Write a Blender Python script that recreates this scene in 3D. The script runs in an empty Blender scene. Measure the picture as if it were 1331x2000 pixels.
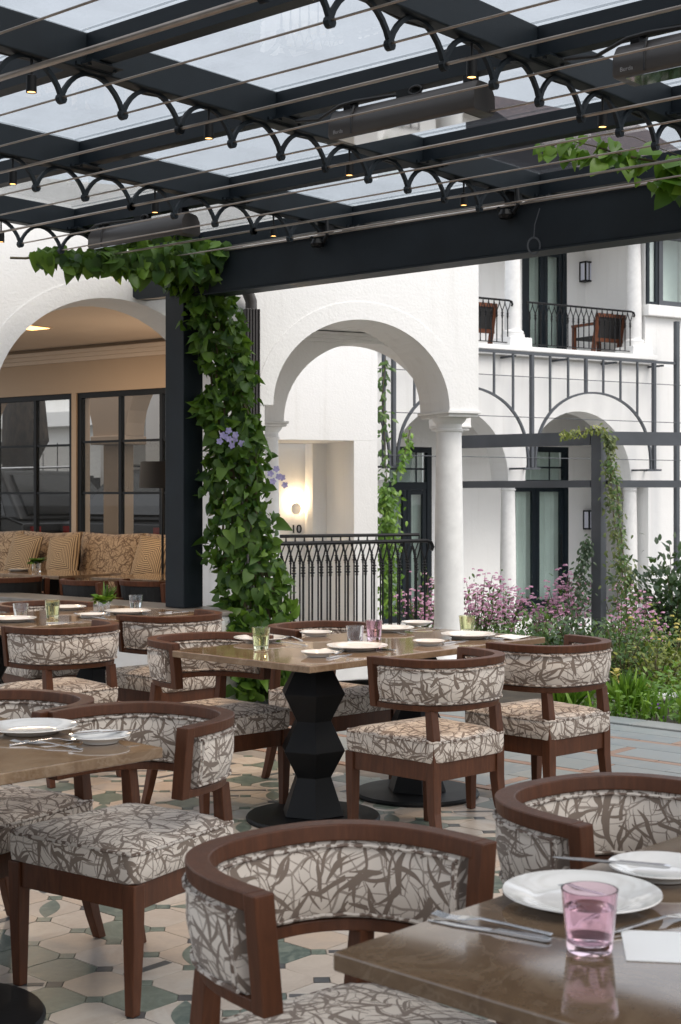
import bpy, bmesh, math, random
from mathutils import Vector, Matrix, Quaternion
R = math.radians
random.seed(7)
scene = bpy.context.scene
col = scene.collection

# ---------------------------------------------------------------- camera
F, HZ, CX, EYE = 2800.0, 968.0, 665.5, 1.45      # focal length (px), horizon row, centre column, eye height (m)
cam_d = bpy.data.cameras.new("camera"); cam = bpy.data.objects.new("camera", cam_d); col.objects.link(cam)
cam.location = (0, 0, EYE); cam.rotation_euler = (R(90), 0, 0)
cam_d.sensor_fit = 'VERTICAL'; cam_d.sensor_height = 36.0; cam_d.lens = 36.0 * F / 2000.0
cam_d.shift_y = -(1000.0 - HZ) / 2000.0
cam_d.clip_start = 0.05; cam_d.clip_end = 1500
cam_d.dof.use_dof = True; cam_d.dof.focus_distance = 6.6; cam_d.dof.aperture_fstop = 10
scene.camera = cam

# ---------------------------------------------------------------- sky, sun, exposure
SUN_AZ, SUN_EL = 128.0, 52.0            # azimuth clockwise from +Y
w = bpy.data.worlds.new("World"); scene.world = w; w.use_nodes = True
nt = w.node_tree; bgn = nt.nodes["Background"]
sk = nt.nodes.new("ShaderNodeTexSky"); sk.sky_type = 'NISHITA'; sk.sun_disc = False
sk.sun_elevation = R(SUN_EL); sk.sun_rotation = R(SUN_AZ); sk.air_density = 1.0; sk.dust_density = 4.0; sk.ozone_density = 0.6
# overcast: an even pale cloud layer over the clear sky model
mxs = nt.nodes.new("ShaderNodeMix"); mxs.data_type = 'RGBA'; mxs.inputs[0].default_value = 0.72
nt.links.new(sk.outputs[0], mxs.inputs[6]); mxs.inputs[7].default_value = (5.9, 6.05, 6.3, 1)
nt.links.new(mxs.outputs[2], bgn.inputs[0]); bgn.inputs[1].default_value = 0.13
sl = bpy.data.lights.new("sun", 'SUN'); so = bpy.data.objects.new("sun", sl); col.objects.link(so)
sl.energy = 0.9; sl.angle = R(24); sl.color = (1.0, 0.96, 0.9)
so.location = (8, -8, 14)
_sd = Vector((math.sin(R(SUN_AZ)) * math.cos(R(SUN_EL)), math.cos(R(SUN_AZ)) * math.cos(R(SUN_EL)), math.sin(R(SUN_EL))))
so.rotation_euler = _sd.to_track_quat('Z', 'Y').to_euler()
vs = scene.view_settings; vs.view_transform = 'Standard'; vs.look = 'None'; vs.gamma = 1.0; vs.exposure = 1.0; vs.use_curve_mapping = False

# ---------------------------------------------------------------- helpers
def azv(a): return Vector((math.sin(R(a)), math.cos(R(a)), 0))
def at_z(px, py, z):
    y = (EYE - z) * F / (py - HZ); return Vector(((px - CX) / F * y, y, z))
def at_y(px, py, y): return Vector(((px - CX) / F * y, y, EYE - (py - HZ) / F * y))

def tag(o, label=None, cat=None, group=None, kind=None):
    if label: o["label"] = label
    if cat: o["category"] = cat
    if group: o["group"] = group
    if kind: o["kind"] = kind
    return o
def empty(name, loc=(0, 0, 0), az=0, parent=None):
    o = bpy.data.objects.new(name, None); col.objects.link(o); o.location = loc; o.rotation_euler = (0, 0, -R(az)); o.empty_display_size = 0.05
    o.parent = parent
    return o
def link(name, me, parent=None, loc=None, rot=None):
    o = bpy.data.objects.new(name, me); col.objects.link(o)
    if parent is not None: o.parent = parent
    if loc is not None: o.location = loc
    if rot is not None: o.rotation_euler = rot
    return o
def copy_tree(o, parent=None):
    c = o.copy(); col.objects.link(c); c.parent = parent
    for ch in o.children: copy_tree(ch, c)
    return c

class MB:
    def __init__(s): s.v = []; s.f = []; s.uv = []
    def add(s, vs_, fs, uvs=None):
        b = len(s.v); s.v += [tuple(p) for p in vs_]
        for k, f in enumerate(fs):
            s.f.append([b + i for i in f])
            s.uv.append(uvs[k] if uvs else None)
        return s
    def box(s, c, d, m=None):
        x, y, z = d[0] / 2, d[1] / 2, d[2] / 2; c = Vector(c)
        vs_ = [Vector((sx * x, sy * y, sz * z)) for sz in (-1, 1) for sy in (-1, 1) for sx in (-1, 1)]
        if m is not None: vs_ = [m @ p for p in vs_]
        return s.add([p + c for p in vs_], [(0, 2, 3, 1), (4, 5, 7, 6), (0, 1, 5, 4), (2, 6, 7, 3), (0, 4, 6, 2), (1, 3, 7, 5)])
    def span(s, x0, x1, y0, y1, z0, z1): return s.box(((x0 + x1) / 2, (y0 + y1) / 2, (z0 + z1) / 2), (abs(x1 - x0), abs(y1 - y0), abs(z1 - z0)))
    def loft(s, rings, closed=True, cap=True, uv=False):
        n = len(rings[0]); vs_ = [p for r in rings for p in r]; fs = []; us = []
        acc = [0.0]
        for i in range(n): acc.append(acc[-1] + (Vector(rings[0][(i + 1) % n]) - Vector(rings[0][i])).length)
        va = [0.0]
        for k in range(len(rings) - 1): va.append(va[-1] + (Vector(rings[k + 1][0]) - Vector(rings[k][0])).length)
        for k in range(len(rings) - 1):
            for i in range(n if closed else n - 1):
                j = (i + 1) % n
                fs.append((k * n + i, k * n + j, (k + 1) * n + j, (k + 1) * n + i))
                us.append([(acc[i], va[k]), (acc[i + 1], va[k]), (acc[i + 1], va[k + 1]), (acc[i], va[k + 1])])
        if cap and closed:
            fs.append(tuple(range(n - 1, -1, -1))); us.append([(rings[0][i][0], rings[0][i][1]) for i in range(n - 1, -1, -1)])
            b = (len(rings) - 1) * n; fs.append(tuple(range(b, b + n))); us.append([(rings[-1][i][0], rings[-1][i][1]) for i in range(n)])
        return s.add(vs_, fs, us if uv else None)
    def lathe(s, prof, n=16, c=(0, 0, 0), cap=True, a0=0.0):
        c = Vector(c)
        return s.loft([[c + Vector((r * math.cos(a0 + 2 * math.pi * i / n), r * math.sin(a0 + 2 * math.pi * i / n), z)) for i in range(n)] for r, z in prof], cap=cap)
    def tube(s, pts, r, n=6, cap=True):
        pts = [Vector(p) for p in pts]; rings = []; N = len(pts)
        rr = r if isinstance(r, (list, tuple)) else [r] * N
        t0 = (pts[1] - pts[0]).normalized(); up = Vector((0, 0, 1)) if abs(t0.z) < 0.9 else Vector((1, 0, 0))
        u = t0.cross(up).normalized()
        for i in range(N):
            t = (pts[min(i + 1, N - 1)] - pts[max(i - 1, 0)]).normalized()
            u = (u - t * u.dot(t)).normalized(); v = t.cross(u)
            rings.append([pts[i] + (u * math.cos(2 * math.pi * k / n) + v * math.sin(2 * math.pi * k / n)) * rr[i] for k in range(n)])
        return s.loft(rings, cap=cap)
    def prism(s, poly, z0, z1):
        n = len(poly)
        return s.add([(x, y, z0) for x, y in poly] + [(x, y, z1) for x, y in poly],
                     [tuple(range(n - 1, -1, -1)), tuple(range(n, 2 * n))] + [(i, (i + 1) % n, n + (i + 1) % n, n + i) for i in range(n)])
    def prismy(s, poly, y0, y1):       # polygon in x,z pushed along y
        n = len(poly)
        return s.add([(x, y0, z) for x, z in poly] + [(x, y1, z) for x, z in poly],
                     [tuple(range(n)), tuple(range(2 * n - 1, n - 1, -1))] + [(i, n + i, n + (i + 1) % n, (i + 1) % n) for i in range(n)])
    def mesh(s, name, m=None, smooth=False, fix=True):
        me = bpy.data.meshes.new(name); me.from_pydata(s.v, [], s.f)
        if any(u is not None for u in s.uv):
            ul = me.uv_layers.new(name="UVMap"); k = 0
            for f, u in zip(s.f, s.uv):
                for i in range(len(f)):
                    ul.data[k].uv = u[i] if u else (s.v[f[i]][0], s.v[f[i]][1]); k += 1
        if fix:
            bm = bmesh.new(); bm.from_mesh(me); bmesh.ops.recalc_face_normals(bm, faces=bm.faces); bm.to_mesh(me); bm.free()
        if m is not None: me.materials.append(m)
        if smooth: me.polygons.foreach_set("use_smooth", [True] * len(me.polygons))
        me.update()
        return me
    def build(s, name, m, parent=None, smooth=False, bevel=0, fix=True, loc=None, rot=None, seg=2):
        me = s.mesh(name, m, smooth, fix); o = link(name, me, parent, loc, rot)
        if bevel: 
            b = o.modifiers.new("b", 'BEVEL'); b.width = bevel; b.segments = seg; b.limit_method = 'ANGLE'; b.angle_limit = R(40)
        if smooth: autosmooth(o)
        return o
def autosmooth(o, ang=45):
    me = o.data
    try: me.set_sharp_from_angle(angle=R(ang))
    except Exception: pass

# ---------------------------------------------------------------- materials
def nodes(name):
    m = bpy.data.materials.new(name); m.use_nodes = True
    t = m.node_tree; return m, t, t.nodes["Principled BSDF"]
def N(t, typ, **kw):
    n = t.nodes.new("ShaderNode" + typ)
    for k, v in kw.items():
        if hasattr(n, k): setattr(n, k, v)
    return n
def math_(t, op, a, b=None, clamp=False):
    n = t.nodes.new("ShaderNodeMath"); n.operation = op; n.use_clamp = clamp
    for i, x in enumerate((a, b)):
        if x is None: continue
        if isinstance(x, (int, float)): n.inputs[i].default_value = x
        else: t.links.new(x, n.inputs[i])
    return n.outputs[0]
def ramp(t, fac, stops):
    n = t.nodes.new("ShaderNodeValToRGB"); cr = n.color_ramp
    while len(cr.elements) < len(stops): cr.elements.new(0.5)
    for e, (p, c) in zip(cr.elements, stops): e.position = p; e.color = (*c, 1)
    t.links.new(fac, n.inputs[0]); return n.outputs[0]
def noise(t, vec, scale, detail=3, rough=0.55, dist=0.0):
    n = t.nodes.new("ShaderNodeTexNoise"); n.inputs["Scale"].default_value = scale; n.inputs["Detail"].default_value = detail
    n.inputs["Roughness"].default_value = rough; n.inputs["Distortion"].default_value = dist
    if vec is not None: t.links.new(vec, n.inputs["Vector"])
    return n
def bump(t, p, h, strength, dist=0.01):
    b = t.nodes.new("ShaderNodeBump"); b.inputs["Strength"].default_value = strength; b.inputs["Distance"].default_value = dist
    t.links.new(h, b.inputs["Height"]); t.links.new(b.outputs[0], p.inputs["Normal"])
def mixc(t, f, a, b, typ='MIX'):
    n = t.nodes.new("ShaderNodeMix"); n.data_type = 'RGBA'; n.blend_type = typ
    for i, x in ((0, f), (6, a), (7, b)):
        if isinstance(x, (int, float)): n.inputs[i].default_value = x
        elif isinstance(x, tuple): n.inputs[i].default_value = (*x, 1)
        else: t.links.new(x, n.inputs[i])
    return n.outputs[2]
def mapped(t, kind="Object", scale=(1, 1, 1), rnd=False):
    tc = t.nodes.new("ShaderNodeTexCoord"); mp = t.nodes.new("ShaderNodeMapping"); mp.inputs["Scale"].default_value = scale
    t.links.new(tc.outputs[kind], mp.inputs[0])
    if rnd:
        oi = t.nodes.new("ShaderNodeObjectInfo"); m1 = t.nodes.new("ShaderNodeVectorMath"); m1.operation = 'MULTIPLY_ADD'
        cx = t.nodes.new("ShaderNodeCombineXYZ"); v = math_(t, 'MULTIPLY', oi.outputs["Random"], 37.0)
        for i in range(3): t.links.new(v, cx.inputs[i])
        t.links.new(mp.outputs[0], m1.inputs[0]); m1.inputs[1].default_value = (1, 1, 1); t.links.new(cx.outputs[0], m1.inputs[2])
        return m1.outputs[0]
    return mp.outputs[0]
def simple(name, c, rough=0.5, metal=0.0, var=0.15, vs_=4.0, bm=0.0, bs=60.0, coat=0.0, scale=(1, 1, 1), rnd=False, spec=0.5):
    m, t, p = nodes(name); v = mapped(t, "Object", scale, rnd)
    n = noise(t, v, vs_, 4)
    lo = tuple(x * (1 - var) for x in c); hi = tuple(min(1, x * (1 + var)) for x in c)
    t.links.new(ramp(t, n.outputs[0], [(0.3, lo), (0.7, hi)]), p.inputs["Base Color"])
    r = math_(t, 'MULTIPLY_ADD', n.outputs[0], 0.16); r.node.inputs[2].default_value = rough - 0.08
    t.links.new(r, p.inputs["Roughness"]); p.inputs["Metallic"].default_value = metal; p.inputs["Coat Weight"].default_value = coat; p.inputs["Specular IOR Level"].default_value = spec
    if bm: bump(t, p, noise(t, v, bs, 4).outputs[0], bm, 0.004)
    return m
M = {}
def stucco():
    m, t, p = nodes("white stucco"); v = mapped(t)
    n = noise(t, v, 0.9, 5); n2 = noise(t, v, 7, 5, 0.65)
    c = mixc(t, n2.outputs[0], ramp(t, n.outputs[0], [(0.3, (0.78, 0.775, 0.76)), (0.7, (0.85, 0.845, 0.83))]), (0.8, 0.795, 0.78))
    vs2 = mapped(t, "Object", (6, 6, 0.5)); st = noise(t, vs2, 1.5, 4)
    c = mixc(t, ramp(t, st.outputs[0], [(0.55, (0, 0, 0)), (0.8, (0.4, 0.4, 0.4))]), c, (0.64, 0.625, 0.59))
    t.links.new(c, p.inputs["Base Color"]); p.inputs["Roughness"].default_value = 0.85
    h = math_(t, 'ADD', noise(t, v, 45, 4, 0.6).outputs[0], noise(t, v, 8, 2).outputs[0])
    bump(t, p, h, 0.32, 0.01); return m
M['stucco'] = stucco()
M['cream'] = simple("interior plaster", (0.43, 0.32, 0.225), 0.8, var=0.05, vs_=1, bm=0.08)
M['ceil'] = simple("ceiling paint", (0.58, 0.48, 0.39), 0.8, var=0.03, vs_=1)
M['stone'] = simple("pale stone column", (0.74, 0.735, 0.72), 0.75, var=0.06, vs_=12, bm=0.2, bs=90)
M['steel'] = simple("charcoal painted steel", (0.0095, 0.0145, 0.0195), 0.5, var=0.3, vs_=3, bm=0.06, bs=25, spec=0.28)
M['black'] = simple("black iron", (0.006, 0.0065, 0.0075), 0.5, var=0.3, vs_=6, bm=0.12, bs=80, spec=0.25)
M['grey_steel'] = simple("grey painted metal", (0.065, 0.072, 0.083), 0.5, var=0.15, vs_=4)
M['rod'] = simple("bronze steel cable", (0.36, 0.31, 0.27), 0.32, 0.9, var=0.2, vs_=8)
M['heater'] = simple("anthracite heater casing", (0.055, 0.05, 0.048), 0.4, var=0.1, vs_=5)
M['cable'] = simple("black rubber cable", (0.008, 0.008, 0.009), 0.5)
M['porcelain'] = simple("white porcelain", (0.72, 0.70, 0.67), 0.12, var=0.02, coat=0.3)
M['cutlery'] = simple("polished steel cutlery", (0.62, 0.62, 0.63), 0.16, 1.0, var=0.05)
M['paper'] = simple("white card", (0.8, 0.8, 0.79), 0.7, var=0.02)
M['navy'] = simple("dark navy door paint", (0.008, 0.014, 0.02), 0.45, var=0.2, vs_=2, spec=0.3)
M['curtain'] = simple("pale curtain", (0.84, 0.90, 0.86), 0.9, var=0.06, vs_=3)
M['soil'] = simple("dark garden soil", (0.05, 0.04, 0.028), 0.95, var=0.4, vs_=6, bm=0.6, bs=30)
M['bark'] = simple("bark", (0.03, 0.021, 0.014), 0.95, var=0.7, vs_=9, bm=0.9, bs=14, scale=(2, 2, 0.7))
M['stem'] = simple("vine stem", (0.09, 0.075, 0.035), 0.8, var=0.3, vs_=10)
M['earth'] = simple("distant ground", (0.16, 0.15, 0.13), 0.95, var=0.2, vs_=0.3)
M['asphalt'] = simple("asphalt", (0.05, 0.05, 0.052), 0.9, var=0.2, vs_=5, bm=0.3, bs=80)
M['weave'] = simple("dark woven cane", (0.012, 0.011, 0.011), 0.6, var=0.4, vs_=60, bm=0.8, bs=150)
M['fence'] = simple("dark fence boards", (0.01, 0.0095, 0.0095), 0.8, var=0.3, vs_=3, spec=0.2)
M['tyre'] = simple("tyre rubber", (0.012, 0.012, 0.012), 0.8)
M['carpaint'] = simple("dark grey car paint", (0.010, 0.011, 0.013), 0.4, 0.0, var=0.05, coat=0.1, spec=0.3)
M['shade'] = simple("black lamp shade", (0.02, 0.018, 0.016), 0.8)
M['plinth'] = simple("honed stone coping", (0.22, 0.2, 0.18), 0.35, var=0.2, vs_=9)

def wood(name, c, rough=0.38):
    m, t, p = nodes(name); v = mapped(t, "Object", (9, 9, 1.3), True)
    n = noise(t, v, 3.5, 5, 0.6, 1.2); f = noise(t, mapped(t, "Object", (70, 70, 4), True), 3, 3)
    c1 = ramp(t, n.outputs[0], [(0.25, tuple(x * 0.6 for x in c)), (0.55, c), (0.8, tuple(min(1, x * 1.5) for x in c))])
    c2 = mixc(t, math_(t, 'MULTIPLY', f.outputs[0], 0.5), c1, tuple(x * 0.45 for x in c))
    t.links.new(c2, p.inputs["Base Color"]); r = math_(t, 'MULTIPLY_ADD', f.outputs[0], 0.2); r.node.inputs[2].default_value = rough - 0.1
    t.links.new(r, p.inputs["Roughness"]); p.inputs["Specular IOR Level"].default_value = 0.3; bump(t, p, f.outputs[0], 0.12, 0.002); return m
M['wood'] = wood("reddish brown stained wood", (0.098, 0.034, 0.0145), 0.46)
M['wood2'] = wood("warm lounge wood", (0.15, 0.05, 0.022), 0.5)

def glassmix(name, tint, refl=1.0, rough=0.0, dirt=1.0):
    m = bpy.data.materials.new(name); m.use_nodes = True; t = m.node_tree; t.nodes.clear()
    out = N(t, "OutputMaterial"); tr = N(t, "BsdfTransparent"); gl = N(t, "BsdfGlossy"); mx = N(t, "MixShader"); lw = N(t, "LayerWeight"); lw.inputs[0].default_value = 0.5
    dn = noise(t, mapped(t, 'Object', (1, 1, 1)), 3.5, 6, 0.7, 0.8)
    t.links.new(ramp(t, dn.outputs[0], [(0.35, tint), (0.75, tuple(x * dirt for x in tint))]), tr.inputs[0]); gl.inputs["Roughness"].default_value = rough; gl.inputs[0].default_value = (1, 1, 1, 1)
    fr = math_(t, 'MULTIPLY_ADD', math_(t, 'POWER', lw.outputs["Facing"], 5.0), 0.96 * refl); fr.node.inputs[2].default_value = 0.04 * refl
    t.links.new(math_(t, 'MINIMUM', fr, 1.0), mx.inputs[0])
    t.links.new(tr.outputs[0], mx.inputs[1]); t.links.new(gl.outputs[0], mx.inputs[2]); t.links.new(mx.outputs[0], out.inputs[0]); return m
M['roofglass'] = glassmix("smoky roof glass", (0.80, 0.81, 0.815), 0.55, 0.0, 0.93)
M['pane'] = glassmix("window glass", (0.90, 0.93, 0.92), 1.0)
M['darkpane'] = glassmix("dim lounge window glass", (0.84, 0.83, 0.81), 0.3)
def tumbler(name, c):
    m, t, p = nodes(name); p.inputs["Base Color"].default_value = (*c, 1); p.inputs["Transmission Weight"].default_value = 1.0
    p.inputs["Roughness"].default_value = 0.02; p.inputs["IOR"].default_value = 1.45; return m
M['g_pink'] = tumbler("pink glass", (0.88, 0.68, 0.75)); M['g_green'] = tumbler("olive glass", (0.93, 0.95, 0.70))
M['g_clear'] = tumbler("pale blue glass", (0.93, 0.96, 0.98))
def emit(name, c, s):
    m = bpy.data.materials.new(name); m.use_nodes = True; t = m.node_tree; t.nodes.clear()
    o = N(t, "OutputMaterial"); e = N(t, "Emission"); e.inputs[0].default_value = (*c, 1); e.inputs[1].default_value = s
    t.links.new(e.outputs[0], o.inputs[0]); return m
M['bulb'] = emit("warm lamp", (1.0, 0.50, 0.16), 2.6); M['bulb2'] = emit("warm wall lamp", (1.0, 0.72, 0.45), 7.0)
M['opal'] = simple("opal lantern glass", (0.66, 0.68, 0.78), 0.3, var=0.02)

def marble_table(name, g):
    m, t, p = nodes(name); v = mapped(t, "Object", (1, 1, 1), True)
    n = noise(t, v, 5, 7, 0.65, 1.6); n2 = noise(t, v, 38, 5, 0.7); wv = noise(t, v, 2.2, 8, 0.7, 3.0)
    c = ramp(t, n.outputs[0], [(0.25, (0.17, 0.105, 0.062)), (0.5, (0.29, 0.20, 0.128)), (0.75, (0.42, 0.31, 0.21))])
    c = mixc(t, math_(t, 'MULTIPLY', n2.outputs[0], 0.55), c, (0.13, 0.09, 0.06))
    vein = ramp(t, wv.outputs[0], [(0.47, (0, 0, 0)), (0.5, (1, 1, 1)), (0.53, (0, 0, 0))])
    c = mixc(t, math_(t, 'MULTIPLY', vein, 0.35), c, (0.42, 0.34, 0.26)); c = mixc(t, 1.0, c, (g, g * 0.93, g * 0.85), 'MULTIPLY')
    t.links.new(c, p.inputs["Base Color"]); p.inputs["Roughness"].default_value = 0.06; p.inputs["IOR"].default_value = 1.6; p.inputs["Coat Weight"].default_value = 0.1; p.inputs["Coat Roughness"].default_value = 0.03
    return m
M['marble'] = marble_table("polished tan marble", 0.85); M['marble_roof_reflect'] = marble_table("polished tan marble darkened as roof reflection", 0.55)  # second copy: reflection of the dark roof put into the colour of the near table

def fabric(name, base, ink, thin):
    m, t, p = nodes(name); v = mapped(t, "UV", (1, 1, 1), True)
    d = noise(t, v, 6.5, 2); dv = t.nodes.new("ShaderNodeVectorMath"); dv.operation = 'MULTIPLY_ADD'
    t.links.new(d.outputs["Color"], dv.inputs[0]); dv.inputs[1].default_value = (0.075, 0.075, 0); t.links.new(v, dv.inputs[2]); v2 = dv.outputs[0]
    mask = None
    for k, (sc, wd, ln) in enumerate(((9.5, 0.125, 0.62), (12, 0.11, 0.6), (7.5, 0.075, 0.8), (15, 0.09, 0.6), (8.5, 0.06, 0.85), (11, 0.10, 0.6), (13.5, 0.05, 0.8))):
        mp = t.nodes.new("ShaderNodeMapping"); mp.inputs["Location"].default_value = (1.7 * k, 3.1 * k, 0); mp.inputs["Scale"].default_value = (sc, sc, 0)
        t.links.new(v2, mp.inputs[0])
        vo = t.nodes.new("ShaderNodeTexVoronoi"); vo.voronoi_dimensions = '2D'; vo.inputs["Scale"].default_value = 1.0; t.links.new(mp.outputs[0], vo.inputs["Vector"])
        sb = t.nodes.new("ShaderNodeVectorMath"); sb.operation = 'SUBTRACT'; t.links.new(mp.outputs[0], sb.inputs[0]); t.links.new(vo.outputs["Position"], sb.inputs[1])
        sp = t.nodes.new("ShaderNodeSeparateColor"); t.links.new(vo.outputs["Color"], sp.inputs[0])
        rt = t.nodes.new("ShaderNodeVectorRotate"); rt.rotation_type = 'Z_AXIS'; t.links.new(sb.outputs[0], rt.inputs[0])
        t.links.new(math_(t, 'MULTIPLY', sp.outputs[0], 6.283), rt.inputs["Angle"])
        xy = t.nodes.new("ShaderNodeSeparateXYZ"); t.links.new(rt.outputs[0], xy.inputs[0])
        x2 = math_(t, 'POWER', math_(t, 'DIVIDE', math_(t, 'ABSOLUTE', xy.outputs[0]), ln), 2.0)
        wid = math_(t, 'MULTIPLY', math_(t, 'SUBTRACT', 1.0, x2), wd)
        wid = math_(t, 'MULTIPLY', wid, math_(t, 'MULTIPLY_ADD', xy.outputs[0], 0.6)); wid.node.inputs[2].default_value = 1.0
        bend = math_(t, 'MULTIPLY', math_(t, 'MULTIPLY', xy.outputs[0], xy.outputs[0]), 0.35)
        g = math_(t, 'LESS_THAN', math_(t, 'ABSOLUTE', math_(t, 'SUBTRACT', xy.outputs[1], bend)), wid)
        mask = g if mask is None else math_(t, 'MAXIMUM', mask, g)
    for sc, th in ((10, 0.026), (21, 0.026)):
        vo = t.nodes.new("ShaderNodeTexVoronoi"); vo.voronoi_dimensions = '2D'; vo.feature = 'DISTANCE_TO_EDGE'; vo.inputs["Scale"].default_value = sc; t.links.new(v2, vo.inputs["Vector"])
        g = math_(t, 'LESS_THAN', vo.outputs["Distance"], th)
        mask = math_(t, 'MAXIMUM', mask, math_(t, 'MULTIPLY', g, thin))
    c = mixc(t, mask, base, ink)
    wv = noise(t, mapped(t, "UV", (900, 900, 1)), 1.0, 2); c = mixc(t, math_(t, 'MULTIPLY', wv.outputs[0], 0.25), c, tuple(x * 0.6 for x in base))
    t.links.new(c, p.inputs["Base Color"]); p.inputs["Roughness"].default_value = 0.9; p.inputs["Sheen Weight"].default_value = 0.15
    bump(t, p, wv.outputs[0], 0.25, 0.001); return m
M['fabric'] = fabric("off white fabric with brown bamboo leaf print", (0.66, 0.59, 0.52), (0.16, 0.115, 0.087), 0.75)
M['fabric2'] = fabric("tan sofa fabric with brown leaf print", (0.42, 0.29, 0.17), (0.12, 0.065, 0.032), 0.6)
def piping():
    m, t, p = nodes("fabric piping"); n = noise(t, mapped(t), 55, 2); 
    t.links.new(ramp(t, n.outputs[0], [(0.47, (0.52, 0.47, 0.42)), (0.53, (0.14, 0.1, 0.08))]), p.inputs["Base Color"]); p.inputs["Roughness"].default_value = 0.9; return m
M['piping'] = piping()
def stripes():
    m, t, p = nodes("concentric striped cushion"); tc = N(t, "TexCoord"); sx = N(t, "SeparateXYZ"); t.links.new(tc.outputs["UV"], sx.inputs[0])
    a = math_(t, 'MAXIMUM', math_(t, 'ABSOLUTE', sx.outputs[0]), math_(t, 'ABSOLUTE', sx.outputs[1]))
    g = math_(t, 'GREATER_THAN', math_(t, 'FRACT', math_(t, 'MULTIPLY', a, 52.0)), 0.55)
    t.links.new(mixc(t, g, (0.42, 0.29, 0.16), (0.10, 0.06, 0.033)), p.inputs["Base Color"]); p.inputs["Roughness"].default_value = 0.9; return m
M['stripes'] = stripes()
def tile_mat(name, stops, vein, rough=0.22, vs_=9, dist=2.0):
    m, t, p = nodes(name); v = mapped(t, "Object", (1, 1, 1), True); oi = N(t, "ObjectInfo"); ge = N(t, "NewGeometry")
    f = math_(t, 'FRACT', math_(t, 'ADD', oi.outputs["Random"], ge.outputs["Random Per Island"]))
    n = noise(t, v, vs_, 6, 0.65, dist); c = ramp(t, f, stops)
    c = mixc(t, ramp(t, n.outputs[0], [(0.42, (0, 0, 0)), (0.62, (0.75, 0.75, 0.75))]), c, vein)
    fn = noise(t, v, 70, 3); c = mixc(t, math_(t, 'MULTIPLY', fn.outputs[0], 0.22), c, (0.12, 0.11, 0.1))
    t.links.new(c, p.inputs["Base Color"]); r = math_(t, 'MULTIPLY_ADD', n.outputs[0], 0.25); r.node.inputs[2].default_value = rough
    t.links.new(r, p.inputs["Roughness"]); bump(t, p, fn.outputs[0], 0.06, 0.002); return m
M['t_cream'] = tile_mat("cream marble tile", [(0, (0.50, 0.44, 0.38)), (0.35, (0.60, 0.56, 0.51)), (0.7, (0.54, 0.44, 0.35)), (1, (0.56, 0.53, 0.5))], (0.48, 0.41, 0.35), 0.2, 4)
M['t_green'] = tile_mat("green marble tile", [(0, (0.095, 0.135, 0.115)), (0.5, (0.14, 0.175, 0.145)), (1, (0.075, 0.115, 0.11))], (0.22, 0.26, 0.22), 0.2, 7, 4)
M['t_dark'] = tile_mat("dark slate tile", [(0, (0.045, 0.055, 0.06)), (1, (0.075, 0.075, 0.085))], (0.1, 0.105, 0.11), 0.25, 8)
M['t_slate'] = tile_mat("blue grey slate paver", [(0, (0.17, 0.205, 0.22)), (0.4, (0.23, 0.26, 0.27)), (0.8, (0.20, 0.235, 0.235)), (1, (0.28, 0.29, 0.28))], (0.26, 0.275, 0.27), 0.38, 5)
M['t_terra'] = tile_mat("terracotta strip", [(0, (0.25, 0.15, 0.105)), (1, (0.33, 0.215, 0.155))], (0.3, 0.21, 0.16), 0.5, 9)
M['grout'] = simple("grout", (0.22, 0.2, 0.175), 0.85, var=0.2, vs_=10)
def leafmat(name, a, b, tl=0.3, rough=0.42):
    m, t, p = nodes(name); oi = N(t, "ObjectInfo"); ge = N(t, "NewGeometry")
    f = math_(t, 'FRACT', math_(t, 'ADD', oi.outputs["Random"], ge.outputs["Random Per Island"])); 
    c = ramp(t, f, [(0.0, a), (0.75, tuple((x + y) / 2 for x, y in zip(a, b))), (1.0, b)])
    n = noise(t, mapped(t), 30, 2); c = mixc(t, math_(t, 'MULTIPLY', n.outputs[0], 0.3), c, tuple(x * 0.5 for x in a))
    t.links.new(c, p.inputs["Base Color"]); p.inputs["Roughness"].default_value = rough
    tr = N(t, "BsdfTranslucent"); t.links.new(mixc(t, 0.5, c, (0.12, 0.2, 0.02)), tr.inputs[0]); mx = N(t, "MixShader"); mx.inputs[0].default_value = tl
    out = t.nodes["Material Output"]; t.links.new(p.outputs[0], mx.inputs[1]); t.links.new(tr.outputs[0], mx.inputs[2]); t.links.new(mx.outputs[0], out.inputs[0]); return m
M['vine'] = leafmat("vine leaf", (0.022, 0.075, 0.010), (0.17, 0.31, 0.03), 0.38, 0.5)
M['trail'] = leafmat("trailing creeper leaf", (0.06, 0.105, 0.02), (0.19, 0.21, 0.05))
M['shrub'] = leafmat("shrub leaf", (0.035, 0.095, 0.015), (0.13, 0.22, 0.04))
M['dark_shrub'] = leafmat("deep green shrub leaf", (0.022, 0.055, 0.024), (0.06, 0.11, 0.04))
M['grass'] = leafmat("bright ground cover leaf", (0.075, 0.19, 0.012), (0.24, 0.40, 0.045), 0.35)
M['yellowgreen'] = leafmat("yellow green foliage", (0.10, 0.14, 0.015), (0.30, 0.32, 0.04))
M['pink'] = leafmat("pink petals", (0.52, 0.22, 0.38), (0.76, 0.48, 0.60), 0.3, 0.7)
M['lilac'] = leafmat("lilac petals", (0.42, 0.38, 0.7), (0.58, 0.52, 0.8), 0.3, 0.7)
M['violet'] = leafmat("violet petals", (0.2, 0.03, 0.42), (0.3, 0.06, 0.55), 0.3, 0.7)
M['yellow'] = leafmat("pale yellow petals", (0.55, 0.45, 0.1), (0.65, 0.55, 0.2), 0.3, 0.7)
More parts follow.
